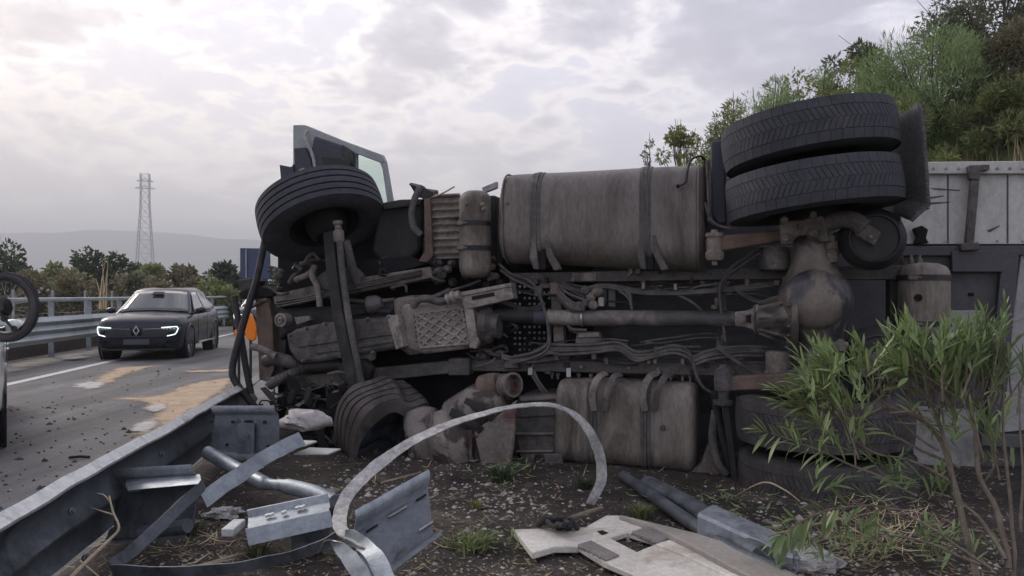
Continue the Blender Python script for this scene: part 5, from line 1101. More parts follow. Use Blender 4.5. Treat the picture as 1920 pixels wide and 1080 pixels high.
    def strip(nm, pts, r, m, par=root, off=.012, flat=.8):
        q = MB(); q.tube([V((fx(y)+off, y, z)) for y, z in pts], r, 6, flat=flat); return q.build(nm, m, par, smooth=50)
    def fpanel(nm, y0, y1, z0, z1, m, off=.006, par=root, z0b=None):
        q = MB(); nn = 10; vs = []
        for i in range(nn+1):
            y = y0+(y1-y0)*i/nn; vs += [V((fx(y)+off, y, z0)), V((fx(y)+off, y, z1))]
        q.add(vs, [(2*i, 2*i+2, 2*i+3, 2*i+1) for i in range(nn)]); o = q.build(nm, m, par, smooth=60); sd = o.modifiers.new('t', 'SOLIDIFY'); sd.thickness = .02; return o
    gr = fpanel('grille', -.66, .66, .52, .69, 'deep')
    st = MB(); st.lathe([(.020,0),(.014,.008),(.001,.01)], (0,0,0), (1,0,0), 4, ref=(0,0,1), sx=1.2); first = None
    for r in range(5):
        for k in range(-12, 13):
            y = k*.051+(.0255 if r % 2 else 0); z = .537+r*.034
            if abs(y) > .64 or (abs(y) < .12 and z > .56): continue
            o = st.build('grille_stud', 'stud', gr, smooth=0) if first is None else first.copy()
            if first is None: first = o
            else: col.objects.link(o); o.parent = gr
            o.location = (fx(y)+.012, y, z)
    fpanel('lower_intake', -.60, .60, .28, .44, 'deep'); fpanel('bumper_blade', -.78, .78, .235, .262, 'gloss_black', .02)
    for s in (1, -1):
        strip('chrome_strip', [(s*.13,.695),(s*.35,.70),(s*.52,.705)], .011, 'chrome')
        hl = fpanel('headlight', *( (.50, .85) if s == 1 else (-.85, -.50)), .645, .735, 'lens', .004)
        strip('running_light', [(s*.51,.725),(s*.66,.735),(s*.80,.742)], .014, 'drl', hl)
        strip('running_light', [(s*.80,.742),(s*.82,.70),(s*.80,.62),(s*.77,.575),(s*.62,.54)], .014, 'drl', hl)
        for k in range(4): q = MB(); q.box((fx(.56+k*.065)+.012, s*(.56+k*.065), .698), (.02, .045, .026)); q.build('lamp_cell', 'chrome', hl, bevel=.004)
        fpanel('corner_duct', *((.62, .83) if s == 1 else (-.83, -.62)), .40, .47, 'deep')
        strip('duct_trim', [(s*.50,.372),(s*.66,.385),(s*.80,.41)], .010, 'gloss_black')
    q = MB(); lo = [(.115,0),(0,.072),(-.115,0),(0,-.072)]; li = [(.07,0),(0,.038),(-.07,0),(0,-.038)]
    vs = [V((2.262+dx, y, .665+z)) for dx in (0, .018) for P in (lo, li) for z, y in P]
    q.add(vs, [(8+k, 8+(k+1) % 4, 12+(k+1) % 4, 12+k) for k in range(4)]+[(k, (k+1) % 4, 8+(k+1) % 4, 8+k) for k in range(4)]+[(4+k, 4+(k+1) % 4, 12+(k+1) % 4, 12+k) for k in range(4)]); em = q.build('lozenge_emblem', 'chrome', gr, smooth=0)
    q = MB(); q.box((2.268, 0, .415), (.012, .52, .115)); q.build('number_plate', 'plate', root, bevel=.004)
    q = MB(); q.tube([V((1.06,.70,1.055)), V((1.09,.1,1.085)), V((1.05,-.5,1.07))], .012, 5); q.build('wiper', 'gloss_black', root)
    return root
MT['steel_rim'] = plain('dark_alloy_rim', (.30,.30,.31), .35, .7); MT['stud'] = plain('grille_stud_grey', (.12,.12,.13), .3, .5); MT['plate'] = plain('blank_grey_plate', (.06,.065,.075), .5)
hd = math.atan2(-1, -RK)
c0 = RD(-5.95, 16.2, -.2); car('black_car', 'black car with lit running lights facing the viewer on the road', c0+RD(0, 1, 0).normalized()*2.25, hd+R(2.5), 'carblack')
c1 = RD(-5.35, 26.8, -.2); car('dark_blue_car', 'dark blue car mostly hidden behind the bent struts and orange panel', c1+RD(0, 1, 0).normalized()*2.25, hd, 'carblue')
# white car cut off by the left edge, seen from behind, with a bicycle on its rear carrier
vd = V(((12-960)/F, 1, 0)).normalized(); ang = math.atan2(vd.y, vd.x); lf = V((-vd.y, vd.x, 0))
cw = V(((14-960)/F*7.3, 7.3, -.2))+lf*.93
wc = car('white_car', 'white car cut off by the left edge, only its rear corner and wheel showing', cw+vd*1.33, ang, 'carwhite', False, None, -.45)
q = MB(); q.box((-2.22, -.78, .80), (.10, .12, .22)); q.build('rear_lamp', 'amber', wc, bevel=.02)
q = MB(); q.box((-2.22, .78, .80), (.10, .12, .22)); q.build('rear_lamp', 'amber', wc, bevel=.02)
q = MB(); q.box((-2.30, 0, .50), (.10, 1.5, .08)); q.build('rear_bumper', 'gloss_black', wc, bevel=.02)
q = MB(); q.tube([V((-2.3, 0, .5)), V((-2.75, 0, .55)), V((-2.8, 0, 1.3))], .03, 8); q.tube([V((-2.75, -.7, .56)), V((-2.75, .7, .56))], .03, 8); q.build('bicycle_carrier', 'gloss_black', wc)
def bicycle():
    hub = W(12, 576, 6.2); root = empty('bicycle', hub, 0, 'mountain bicycle carried behind the white car, rear wheel showing at left edge', 'bicycle')
    dx = V((-1, .12, 0)).normalized(); up = UP; nrm = dx.cross(up)
    def wl(c):
        q = MB(); Rr = .262; pr = [(Rr-.03,-.012),(Rr-.02,-.026),(Rr,-.029),(Rr+.018,-.02),(Rr+.024,0),(Rr+.018,.02),(Rr,.029),(Rr-.02,.026),(Rr-.03,.012)]
        q.lathe(pr, c, nrm, 56, caps=False); w = q.build('tyre', 'rubber_dust', root, smooth=50)
        q = MB()
        for i in range(84):
            g = 2*math.pi*i/84
            for o_ in (-.014, .014): q.box(c+(dx*math.cos(g)+up*math.sin(g))*(Rr+.022)+nrm*o_, (.014, .014, .014), Matrix.Rotation(g, 3, nrm))
        q.build('knobs', 'rubber', w, smooth=0)['kind'] = 'stuff'
        q = MB(); q.lathe([(Rr-.03,-.014),(Rr-.05,-.012),(Rr-.052,.012),(Rr-.03,.014)], c, nrm, 48, caps=False); q.build('rim', 'gloss_black', w, smooth=40)
        q = MB(); q.lathe([(.025,-.05),(.025,.05)], c, nrm, 12)
        for i in range(28):
            g = 2*math.pi*i/28; q.tube([c+(dx*math.cos(g+.3*(-1)**i)+up*math.sin(g+.3*(-1)**i))*.025+nrm*.03*(-1)**i, c+(dx*math.cos(g)+up*math.sin(g))*(Rr-.05)], .0012, 3)
        q.build('spokes', 'steel', w, smooth=0); return w
    wl(V((0, 0, 0))); wl(dx*.98)
    q = MB()
    for k in range(8): q.lathe([(.082-.007*k, 0), (.082-.007*k, .003)], -nrm*(.03+.005*k) if (nrm.y > 0) else nrm*(.03+.005*k), nrm, 24)
    q.build('cassette', 'gloss_black', root, smooth=20)
    s = -1 if nrm.y > 0 else 1
    q = MB(); q.tube([V((.0,0,-.03))+nrm*s*.06, V((.045,0,-.11))+nrm*s*.06, V((.10,0,-.17))+nrm*s*.06], .018, 6, flat=.6); q.lathe([(.03,-.006),(.03,.006)], V((.03,0,-.09))+nrm*s*.06, nrm, 14); q.lathe([(.026,-.006),(.026,.006)], V((.11,0,-.175))+nrm*s*.06, nrm, 14); q.build('derailleur', 'gloss_black', root, smooth=30)
    bb = dx*.38+up*-.03; st = dx*.26+up*.40; hb = dx*.80+up*.36; ht = dx*.76+up*.46
    q = MB(); q.tube([V((0,0,0)), bb], .014, 8); q.tube([V((0,0,0)), st], .012, 8); q.tube([bb, st+up*.12-dx*.03], .019, 8); q.tube([bb, hb], .022, 8); q.tube([st-up*.06, ht], .019, 8); q.tube([dx*.98, hb, ht], .018, 8); q.build('frame', 'gloss_black', root, smooth=50)
    q = MB(); q.lathe([(.02,-.12),(.06,-.08),(.03,.10),(.015,.14)], st+up*.16-dx*.03, dx, 10, sx=.5); q.build('saddle', 'gloss_black', root)
    q = MB(); q.tube([ht+up*.06-nrm*.36, ht+up*.06+nrm*.36], .014, 8); q.build('handlebar', 'gloss_black', root)
bicycle()
# ---------------------------------------------------------------- vegetation
MT['leaf_feather'] = leafmat('feathery_green_foliage', (.16,.23,.095), (.26,.34,.15), .35, .55, .5)
MT['leaf_olive'] = leafmat('olive_foliage', (.13,.16,.06), (.23,.255,.105), .4)
MT['leaf_yellow'] = leafmat('yellow_green_foliage', (.15,.18,.05), (.26,.26,.09), .35)
MT['leaf_dark'] = leafmat('dark_evergreen_foliage', (.04,.062,.032), (.075,.10,.05), .4)
MT['leaf_brown'] = leafmat('russet_scrub_foliage', (.13,.115,.065), (.20,.18,.11), .4)
MT['leaf_grey'] = leafmat('grey_green_foliage', (.085,.10,.06), (.15,.165,.10), .35)
MT['leaf_oleander'] = leafmat('oleander_leaf', (.15,.21,.085), (.25,.325,.14), .3, .42, .3)
MT['twig'] = mat('dark_twig', (.06,.05,.04), (.12,.10,.08), scale=10, rough=.9, bump=.3)
def tree(name, label, base, top, rx, ry, n, ls, lm, seed, asp=.45, upb=0.0, zlow=.25, clumps=18, trunk=.06, group=None, gap=.62, cat='tree', lean=0.0):
    rnd = random.Random(seed); base = V(base); H = top-base.z
    root = empty(name, base, 0, label, cat, group)
    cl = []
    for i in range(clumps):
        while True:
            p = V((rnd.uniform(-1, 1), rnd.uniform(-1, 1), rnd.uniform(-1, 1)))
            if .2 < p.length < 1: break
        zz = zlow+(.97-zlow)*(.5+.5*max(-1, min(1, p.z*1.25)))
        wv = .55+.45*math.sin(math.pi*min(1, max(.05, (zz-zlow*.6)/(1.05-zlow*.6))))
        c = V((p.x*rx*wv+lean*zz*H, p.y*ry*wv, zz*H)); cl.append((c, rnd.uniform(.22, .42)*min(rx, H*.5)*gap/.62))
    vs = []; fs = []
    for i in range(n):
        c, r = cl[rnd.randrange(clumps)]
        d = V((rnd.gauss(0, 1), rnd.gauss(0, 1), rnd.gauss(0, .8))).normalized(); p = c+d*r*rnd.uniform(.35, 1.0)**.6
        a = (d*(.6)+V((rnd.gauss(0, .5), rnd.gauss(0, .5), rnd.gauss(0, .5)+upb))).normalized()
        b = a.cross(V((rnd.gauss(0, 1), rnd.gauss(0, 1), rnd.gauss(0, 1))))
        if b.length < 1e-3: continue
        b.normalize(); l = ls*rnd.uniform(.6, 1.35); k = len(vs)
        vs += [tuple(p), tuple(p+a*l*.5+b*l*asp*.5), tuple(p+a*l), tuple(p+a*l*.5-b*l*asp*.5)]; fs.append((k, k+1, k+2, k+3))
    raw('crown', vs, fs, lm, root)
    mb = MB(); tt = V((lean*H*.5, 0, H*.55)); mb.tube([V((0, 0, -.15)), V((rnd.uniform(-.1, .1)*rx, 0, H*.25)), tt], [trunk, trunk*.8, trunk*.5], 7)
    for c, r in cl:
        st = V((0, 0, H*rnd.uniform(.08, .5))); mid = st.lerp(c, .55)+V((rnd.uniform(-.1, .1), rnd.uniform(-.1, .1), rnd.uniform(0, .12)))*rx
        mb.tube([st, mid, c+(c-mid)*.35], [trunk*.45, trunk*.3, trunk*.1], 5)
        for q in range(2): e = c+V((rnd.gauss(0, 1), rnd.gauss(0, 1), rnd.gauss(0, 1)))*r*.7; mb.tube([mid, e], [trunk*.2, trunk*.06], 4)
    mb.build('trunk', 'twig', root, smooth=60)
    return root
def bt(name, label, px, ytop, wpx, Y, zb, n, ls, lm, seed, **kw):
    c = W(px, ytop, Y); rx = wpx/2/F*Y*.92; return tree(name, label, (c.x, c.y, zb), c.z, rx, kw.pop('ry', rx*.8), n, ls, lm, seed, **kw)
# bank on the right
def bz(px, Y):
    x = (px-960)/F*Y; return bank_z(x-RK*Y, Y)-.1
GB = 'bushes on the bank behind the lorry'
def bb(label, px, yt, wp, Y, n, ls, lm, seed, name='bush', cat='bush', **kw): return bt(name, label, px, yt-6, wp*1.25, Y, bz(px, Y), int(n*1.5), ls, lm, seed, group=GB, cat=cat, **kw)
bb('big feathery green bush right of the spray flap', 1762, 90, 235, 13.5, 15000, .15, 'leaf_feather', 1, asp=.09, upb=.7, zlow=.0, clumps=46, gap=.8)
bb('feathery green bush directly behind the raised tyres', 1655, 130, 170, 14.5, 8000, .15, 'leaf_feather', 2, asp=.10, upb=.7, zlow=.0, clumps=30, gap=.8)
bb('tall loose tree with dark limbs at the top right corner', 1850, -30, 260, 15.5, 6500, .11, 'leaf_grey', 3, 'tree', 'tree', asp=.35, zlow=.35, clumps=34, trunk=.09, gap=.6)
bb('brown scrubby bush at the right edge above the trailer', 1905, 70, 130, 13.0, 6000, .12, 'leaf_brown', 4, asp=.2, upb=.3, zlow=.0, clumps=26)
bb('olive bush at the right edge below the tall tree', 1880, 170, 150, 12.2, 6500, .12, 'leaf_olive', 5, asp=.18, upb=.4, zlow=.0, clumps=26)
bb('thin sparse tree standing alone above the raised tyres', 1603, 84, 110, 18, 1500, .15, 'leaf_grey', 6, 'tree', 'tree', asp=.35, zlow=.45, clumps=16, trunk=.05, gap=.5)
bb('yellow-green bush beneath the thin sparse tree', 1585, 128, 110, 17, 2600, .12, 'leaf_yellow', 7, asp=.3, zlow=.0, clumps=16)
bb('pale green bush left of the thin sparse tree', 1500, 138, 120, 18, 2600, .13, 'leaf_yellow', 8, asp=.3, zlow=.0, clumps=16)
bb('green bush showing at the left shoulder of the upper tyre', 1412, 180, 110, 19, 2600, .14, 'leaf_olive', 9, asp=.3, zlow=.0, clumps=16)
bb('low green bush peeping over the fuel tank beside the dark mudguard', 1345, 240, 90, 21, 2200, .14, 'leaf_olive', 10, asp=.3, zlow=.0, clumps=14)
bb('small pale leafy tree above the right end of the fuel tank', 1280, 246, 84, 22, 3000, .12, 'leaf_yellow', 11, 'tree', 'tree', asp=.35, zlow=.15, clumps=34, gap=.45)
bb('tiny bare bush above the fuel tank, leftmost of the row', 1217, 266, 40, 24, 900, .11, 'leaf_grey', 12, asp=.35, zlow=.1, clumps=22, gap=.45)
bb('green bush filling the slope left of the yellow-green one', 1545, 145, 130, 16, 4200, .12, 'leaf_feather', 15, asp=.14, upb=.5, zlow=.0, clumps=24)
bb('soft green bush over the top of the upper tyre', 1465, 158, 120, 17, 3600, .13, 'leaf_feather', 16, asp=.14, upb=.5, zlow=.0, clumps=20)
bb('low yellow-green bush at the upper tyre\'s left shoulder', 1385, 204, 90, 18, 2600, .13, 'leaf_yellow', 17, asp=.25, zlow=.0, clumps=16)
bb('dense green bush spilling over the left end of the upper tyre', 1440, 178, 120, 16, 5200, .12, 'leaf_feather', 18, asp=.16, upb=.4, zlow=.3, clumps=40, gap=.7)
bb('dense olive bush behind the dark mudguard top', 1370, 224, 100, 17, 4600, .12, 'leaf_olive', 19, asp=.22, upb=.3, zlow=.3, clumps=36, gap=.7)
bb('leafy green bush right of the small pale tree above the tank', 1318, 262, 70, 20, 2600, .12, 'leaf_yellow', 20, asp=.25, zlow=.4, clumps=26, gap=.7)
bb('bright yellow-green bush just above the trailer edge', 1800, 245, 70, 11.2, 2600, .10, 'leaf_yellow', 13, asp=.25, zlow=.0, clumps=14)
bb('dark green bush low behind the spray flap', 1725, 200, 120, 12.5, 4500, .12, 'leaf_olive', 14, asp=.15, upb=.4, zlow=.0, clumps=20)
# tall grass over the bank
def blades(name, label, spots, m, hmin, hmax, wd, seed, lean=.35):
    rnd = random.Random(seed); vs = []; fs = []
    for p in spots:
        h = rnd.uniform(hmin, hmax); a = rnd.uniform(0, 6.283); d = V((math.cos(a), math.sin(a), 0)); s = V((-d.y, d.x, 0))*wd*rnd.uniform(.6, 1.3); l = d*h*lean*rnd.uniform(.2, 1.3); k = len(vs)
        vs += [tuple(p-s), tuple(p+s), tuple(p+l*.35+UP*h*.55+s*.7), tuple(p+l*.35+UP*h*.55-s*.7), tuple(p+l+UP*h)]; fs += [(k, k+1, k+2, k+3), (k+3, k+2, k+4)]
    return tag(raw(name, vs, fs, m), label, None, None, 'stuff')
rnd = random.Random(31)
def bank_spots(n):
    out = []
    while len(out) < n:
        y = rnd.uniform(8.5, 24); s = rnd.uniform(5, 15); out.append(RD(s, y, bank_z(s, y)-.03))
    return out
blades('bank_grass', 'tangled olive grass covering the bank', bank_spots(9000), 'leaf_olive', .25, .7, .010, 1)
blades('dry_bank_grass', 'dry straw stalks on the bank', bank_spots(3500), 'straw', .3, .8, .007, 2)
# left side: bushes beyond the far barrier
LB = 'bushes beyond the far barrier'
for i, (px, yt, wp, Y, n, lm, lab) in enumerate((
    (26,474,125,46,2600,'leaf_dark','dark rounded evergreen at the left edge behind the bicycle wheel'),
    (108,503,90,44,1900,'leaf_olive','faded olive bush between two dark evergreens, left'),
    (168,482,110,50,2400,'leaf_dark','dark evergreen left of the pylon'),
    (232,486,100,50,2300,'leaf_dark','broad dark evergreen in front of the pylon foot'),
    (298,502,90,48,2000,'leaf_olive','olive bush right of the pylon foot'),
    (345,503,62,47,1500,'leaf_brown','brown leafless-looking bush above the black car'),
    (385,520,60,46,1300,'leaf_grey','low grey-green bush right of the brown one'),
    (424,488,80,42,2200,'leaf_dark','tall green bush left of the road sign'),
    (414,528,90,34,1800,'leaf_olive','low bright green shrub beside the road sign'),
    (65,520,90,38,1500,'leaf_brown','low russet scrub seen through the bicycle wheel'),
    (140,522,110,38,1700,'leaf_brown','low russet scrub left of the black car'),
    (225,525,100,38,1700,'leaf_brown','low russet scrub behind the roof of the black car, left end'),
    (300,527,100,38,1600,'leaf_brown','low russet scrub behind the roof of the black car, right end'),
    (365,530,80,38,1400,'leaf_brown','low russet scrub right of the black car roof'),
    (255,520,60,36,1100,'leaf_grey','small grey-green shrub straight above the black car roof'),
    (480,500,90,44,2000,'leaf_dark','dark bush half hidden behind the road sign'))):
    bt('bush', lab, px, yt, wp, Y, -.4, int(n*1.7), .30 if Y > 40 else .24, lm, 40+i, asp=.5, zlow=0, clumps=18, trunk=.08, group=LB, cat='bush', gap=.7)
rnd = random.Random(32)
blades('dry_grass', 'yellow dry grass strip beyond the far barrier', [RD(rnd.uniform(-16, -9.2), rnd.uniform(13, 70)**1.0, -.3) for i in range(16000)], 'straw', .3, .75, .012, 3)
blades('reed_stalks', 'tall pale reed stalks beyond the far barrier', [W(rnd.uniform(170, 200), 580, 30) for i in range(9)], 'straw', 1.3, 2.3, .03, 4)
fe = empty('wire_fence', RD(-12.2, 26, -.3), 0, 'thin wire fence with grey posts in front of the scrub', 'fence'); O = fe.location; pm = None
for i in range(13):
    y = 18+i*2.6
    if pm is None: q = MB(); q.box((0, 0, .85), (.06, .06, 1.7)); o = pm = q.build('post', 'galv', fe)
    else: o = pm.copy(); col.objects.link(o); o.parent = fe
    o.location = RD(-12.2, y, -.3)-O
for z in (.5, .9, 1.3): q = MB(); q.tube([RD(-12.2, 18, -.3+z)-O, RD(-12.2, 50, -.3+z)-O], .006, 4); q.build('wire', 'galv', fe)
# ---------------------------------------------------------------- oleander in front of the lower rear wheels
def oleander():
    rnd = random.Random(77); base = G(1850, 1085, 0); root = empty('oleander_shrub', base, 0, 'green oleander shrub with bare stems in front of the lower rear tyres', 'shrub'); O = base
    variants = []
    for k in range(4):
        L = .112+.014*k; wv = .0085+.0015*k; bend = .10*k-.05; vs = []; nseg = 6
        for i in range(nseg+1):
            t = i/nseg; hw = wv*math.sin(math.pi*min(1, t*.97+.03))**.8; z = -L*bend*t*t
            vs += [(t*L, -hw, z+.25*hw), (t*L, 0, z), (t*L, hw, z+.25*hw)]
        fs = [f for i in range(nseg) for f in ((3*i, 3*i+3, 3*i+4, 3*i+1), (3*i+1, 3*i+4, 3*i+5, 3*i+2))]
        me = bpy.data.meshes.new('leaf'); me.from_pydata(vs, [], fs); me.update(); me.materials.append(MT['leaf_obj']); me.polygons.foreach_set('use_smooth', [True]*len(fs)); variants.append((me, vs, fs))
    leaves = []
    def leaf(p, d, roll, s): leaves.append((p, d.normalized(), roll, s))
    def shoot(p, d, L, n, spread=.75, s=1.0):
        d = d.normalized(); a = d.orthogonal().normalized(); b = d.cross(a)
        for i in range(n):
            t = i/(n-1); g = i*2.4+rnd.uniform(-.3, .3); sp = spread*(1.15-.75*t)+rnd.uniform(-.1, .1)
            leaf(p+d*L*t, d*math.cos(sp)+(a*math.cos(g)+b*math.sin(g))*math.sin(sp), rnd.uniform(-.5, .5), s*rnd.uniform(.7, 1.1)*(1.05-.35*t))
    stems = [([(1835,1090,2.9),(1815,1000,2.95),(1795,920,3.0),(1765,830,3.1),(1735,792,3.15),(1690,772,3.2),(1655,766,3.25),(1600,786,3.3),(1545,772,3.3)], .013),
             ([(1800,950,3.0),(1780,860,3.05),(1758,790,3.1),(1745,740,3.1),(1742,690,3.1)], .010),
             ([(1895,1070,2.8),(1870,960,2.9),(1835,880,3.0),(1825,800,3.05),(1822,778,3.05),(1806,730,3.1),(1800,690,3.1)], .012),
             ([(1822,778,3.05),(1836,735,3.0),(1842,690,3.0)], .007), ([(1905,1085,2.8),(1895,960,2.85),(1886,830,2.9),(1883,700,2.95)], .008),
             ([(1885,1050,2.8),(1845,975,2.9),(1802,935,3.0)], .009), ([(1690,955,3.0),(1600,948,3.05),(1520,968,3.0),(1478,995,2.95)], .006),
             ([(1720,930,3.05),(1640,890,3.1),(1560,855,3.15),(1490,828,3.2),(1445,815,3.2)], .006), ([(1800,880,3.1),(1690,825,3.2),(1610,800,3.25),(1565,765,3.25)], .007),
             ([(1760,845,3.1),(1700,800,3.2),(1650,745,3.2),(1625,710,3.2)], .006), ([(1735,792,3.15),(1700,735,3.2),(1668,700,3.2)], .006), ([(1850,900,3.0),(1872,860,2.95),(1856,815,2.95)], .005),
             ([(1780,900,3.0),(1700,862,3.1),(1640,850,3.1),(1600,820,3.1)], .006), ([(1758,790,3.1),(1770,730,3.05),(1772,690,3.05)], .006), ([(1915,1000,2.75),(1918,880,2.8),(1910,720,2.9)], .006),
             ([(1860,1070,2.7),(1760,1000,2.8),(1700,965,2.9)], .006), ([(1840,1060,2.8),(1740,1020,2.9),(1640,1000,2.95)], .006)]
    for pts, r in stems:
        P = smooth_path([W(*p)-O for p in pts], 5); P = [p+noise.noise_vector(p*7)*.012 for p in P]; n = len(P)
        mb = MB(); mb.tube(P, [r*(1-.55*i/n) for i in range(n)], 7); mb.build('stem', 'bark', root, smooth=60)
    cl = [(1545,745,3.3,-.7,.6,24),(1530,725,3.28,-.8,.5,22),(1565,722,3.28,-.4,.8,20),(1590,745,3.3,-.5,.6,18),(1520,752,3.3,-1,.15,16),(1625,700,3.2,-.25,1,15),(1668,695,3.2,.1,.9,14),(1700,690,3.2,.6,.5,11),(1650,730,3.2,.5,.3,9),
          (1735,665,3.1,-.15,1,22),(1722,690,3.1,-.5,.8,18),(1758,680,3.1,.1,1,18),(1772,700,3.05,.0,1,18),(1795,665,3.1,.0,1,22),(1812,690,3.08,.2,1,18),(1842,668,3.0,.25,1,20),(1850,700,3.0,.4,.9,14),(1785,725,3.05,-.2,.9,14),(1735,725,3.1,-.6,.5,12),
          (1883,698,2.95,.1,1,9),(1912,700,2.9,.3,.9,8),(1856,812,2.95,-.1,1,11),(1720,762,3.1,.8,-.3,8),(1602,815,3.1,-.3,.8,9),(1690,700,3.15,-.7,.2,8),(1560,700,3.26,-.2,1,14)]
    for px, py, Y, dx, dz, n in cl:
        for q in range(3 if n < 12 else 5):
            jx, jy, jz = rnd.gauss(0, 19)*(q > 0), rnd.gauss(0, 17)*(q > 0), rnd.gauss(0, .06)*(q > 0)
            p = W(px+jx, py+jy+16, Y+jz)-O; d = V((dx+rnd.uniform(-.35, .35), rnd.uniform(-.4, .3), dz+rnd.uniform(-.1, .4)))
            shoot(p, d, rnd.uniform(.10, .19), int(n*.75), .5, rnd.uniform(.65, .95))
            mb = MB(); mb.tube([p-d.normalized()*.10, p+d.normalized()*.12], [.004, .002], 5); mb.build('shoot', 'bark', root, smooth=60)
    for i in range(60):
        px, py = rnd.choice([(rnd.uniform(1480, 1700), rnd.uniform(800, 960)), (rnd.uniform(1680, 1900), rnd.uniform(760, 980)), (rnd.uniform(1500, 1640), rnd.uniform(690, 790)), (rnd.uniform(1690, 1870), rnd.uniform(640, 760))])
        shoot(W(px, py, rnd.uniform(2.95, 3.3))-O, V((rnd.uniform(-.9, .5), rnd.uniform(-.4, .3), rnd.uniform(.2, 1))), rnd.uniform(.10, .18), rnd.randint(7, 12), .55, rnd.uniform(.6, .9))
    # leafy side sprays with paired leaves
    for (pts, step, s) in (([(1690,955,3.0),(1600,948,3.05),(1520,968,3.0),(1478,995,2.95)], .032, 1.15), ([(1600,872,3.13),(1560,855,3.15),(1490,828,3.2),(1440,812,3.2)], .03, .8)):
        P = smooth_path([W(*p)-O for p in pts], 10); acc = 0
        for i in range(1, len(P)):
            acc += (P[i]-P[i-1]).length; d = (P[i]-P[i-1]).normalized()
            while acc > step:
                acc -= step
                for sg in (1, -1): leaf(P[i], d*.75+V((0, -.15, sg*.75))+V((rnd.uniform(-.25, .25), rnd.uniform(-.4, .2), rnd.uniform(-.2, .2))), rnd.uniform(-.6, .6), s*rnd.uniform(.65, 1.1))
        shoot(P[-1], P[-1]-P[-3], .05, 8, .6, s*.9)
    # low ground-level sprigs
    for i in range(30): shoot(G(rnd.uniform(1420, 1880), rnd.uniform(985, 1075), rnd.uniform(.02, .12))-O, V((rnd.uniform(-1, 1), rnd.uniform(-.8, .3), rnd.uniform(.1, .9))), .10, 9, .8, .75)
    order = list(range(len(leaves))); rnd.shuffle(order); keep = set(order[:300]); sv = []; sf = []
    for i, (p, d, roll, s) in enumerate(leaves):
        up_ = UP if abs(d.z) < .95 else V((1, 0, 0)); y = up_.cross(d).normalized(); z = d.cross(y); y, z = y*math.cos(roll)+z*math.sin(roll), z*math.cos(roll)-y*math.sin(roll)
        M = Matrix((( d.x, y.x, z.x, p.x), (d.y, y.y, z.y, p.y), (d.z, y.z, z.z, p.z), (0, 0, 0, 1))) @ Matrix.Scale(s, 4); me, vs, fs = variants[i % 4]
        if i in keep: o = bpy.data.objects.new('leaf', me); col.objects.link(o); o.parent = root; o.matrix_basis = M
        else: k = len(sv); sv += [tuple(M @ V(v)) for v in vs]; sf += [tuple(j+k for j in f) for f in fs]
    if sv: raw('small_leaves', sv, sf, 'leaf_oleander', root, 60)['kind'] = 'stuff'
m_ = leafmat('oleander_leaf_single', (.15,.21,.085), (.25,.325,.14), 0, .42, .3); nt = m_.node_tree; hs_ = N(nt, 'ShaderNodeHueSaturation'); oi = N(nt, 'ShaderNodeObjectInfo'); mr = N(nt, 'ShaderNodeMapRange', i_3=.6, i_4=1.45); nt.links.new(oi.outputs['Random'], mr.inputs[0]); nt.links.new(mr.outputs[0], hs_.inputs['Value'])
b_s = nt.nodes['Principled BSDF'].inputs['Base Color']; src = b_s.links[0].from_socket; mh_ = N(nt, 'ShaderNodeMapRange', i_3=.455, i_4=.515); nt.links.new(oi.outputs['Random'], mh_.inputs[0]); nt.links.new(mh_.outputs[0], hs_.inputs['Hue']); nt.links.new(src, hs_.inputs['Color']); nt.links.new(hs_.outputs[0], b_s)
for n_ in nt.nodes:
    if n_.type == 'BSDF_TRANSLUCENT': nt.links.new(hs_.outputs[0], n_.inputs[0])
MT['leaf_obj'] = m_
oleander()
# ---------------------------------------------------------------- litter on the verge and the road
def verge_pt(px, py, dz=0.0):
    p = G(px, py, 0); p.z = verge_z(p.x-RK*p.y, p.y)+dz; return p
MT['pebble'] = mat('mixed_pebbles', (.20,.18,.16), (.36,.33,.30), scale=20, rough=.9, bump=0, island=.55)
MT['litter'] = mat('leaf_litter', (.16,.12,.075), (.27,.21,.13), scale=4, rough=.9, bump=0, island=.5)
def pebbles(name, label, pts, smin, smax, m, seed):
    rnd = random.Random(seed); vs = []; fs = []
    for p in pts:
        s = rnd.uniform(smin, smax)*(1 if rnd.random() < .85 else 1.9); k = len(vs); rot = Matrix.Rotation(rnd.uniform(0, 6.3), 3, 'Z')
        q = [V((1, 0, 0)), V((.3, .9, 0)), V((-.8, .6, 0)), V((-.9, -.5, 0)), V((.2, -.9, 0)), V((.1, .1, .7)), V((-.1, 0, -.6))]
        for c in q: c = V((c.x*rnd.uniform(.6, 1.2), c.y*rnd.uniform(.5, 1.1), c.z*rnd.uniform(.5, 1))); vs.append(tuple(p+rot @ c*s))
        fs += [(k+i, k+(i+1) % 5, k+5) for i in range(5)]+[(k+(i+1) % 5, k+i, k+6) for i in range(5)]
    return tag(raw(name, vs, fs, m), label, None, None, 'stuff')
rnd = random.Random(5)
P = []
while len(P) < 3200:
    px, py = rnd.uniform(120, 1900), 780+310*rnd.random()**.8
    p = verge_pt(px, py)
    if p.x-RK*p.y > -1.35: P.append(p)
pebbles('gravel', 'small stones scattered over the dark soil', P, .003, .010, 'pebble', 1)
P = [verge_pt(rnd.gauss(1470, 70), rnd.gauss(1005, 28)) for i in range(260)]+[verge_pt(rnd.gauss(950, 70), rnd.gauss(945, 22)) for i in range(160)]+[verge_pt(rnd.gauss(1560, 60), rnd.gauss(1060, 20)) for i in range(140)]+[verge_pt(rnd.uniform(560, 960), rnd.uniform(862, 935)) for i in range(220)]
pebbles('rubble', 'pale broken stones around the trim panel and oleander foot', P, .006, .022, 'pebble', 2)
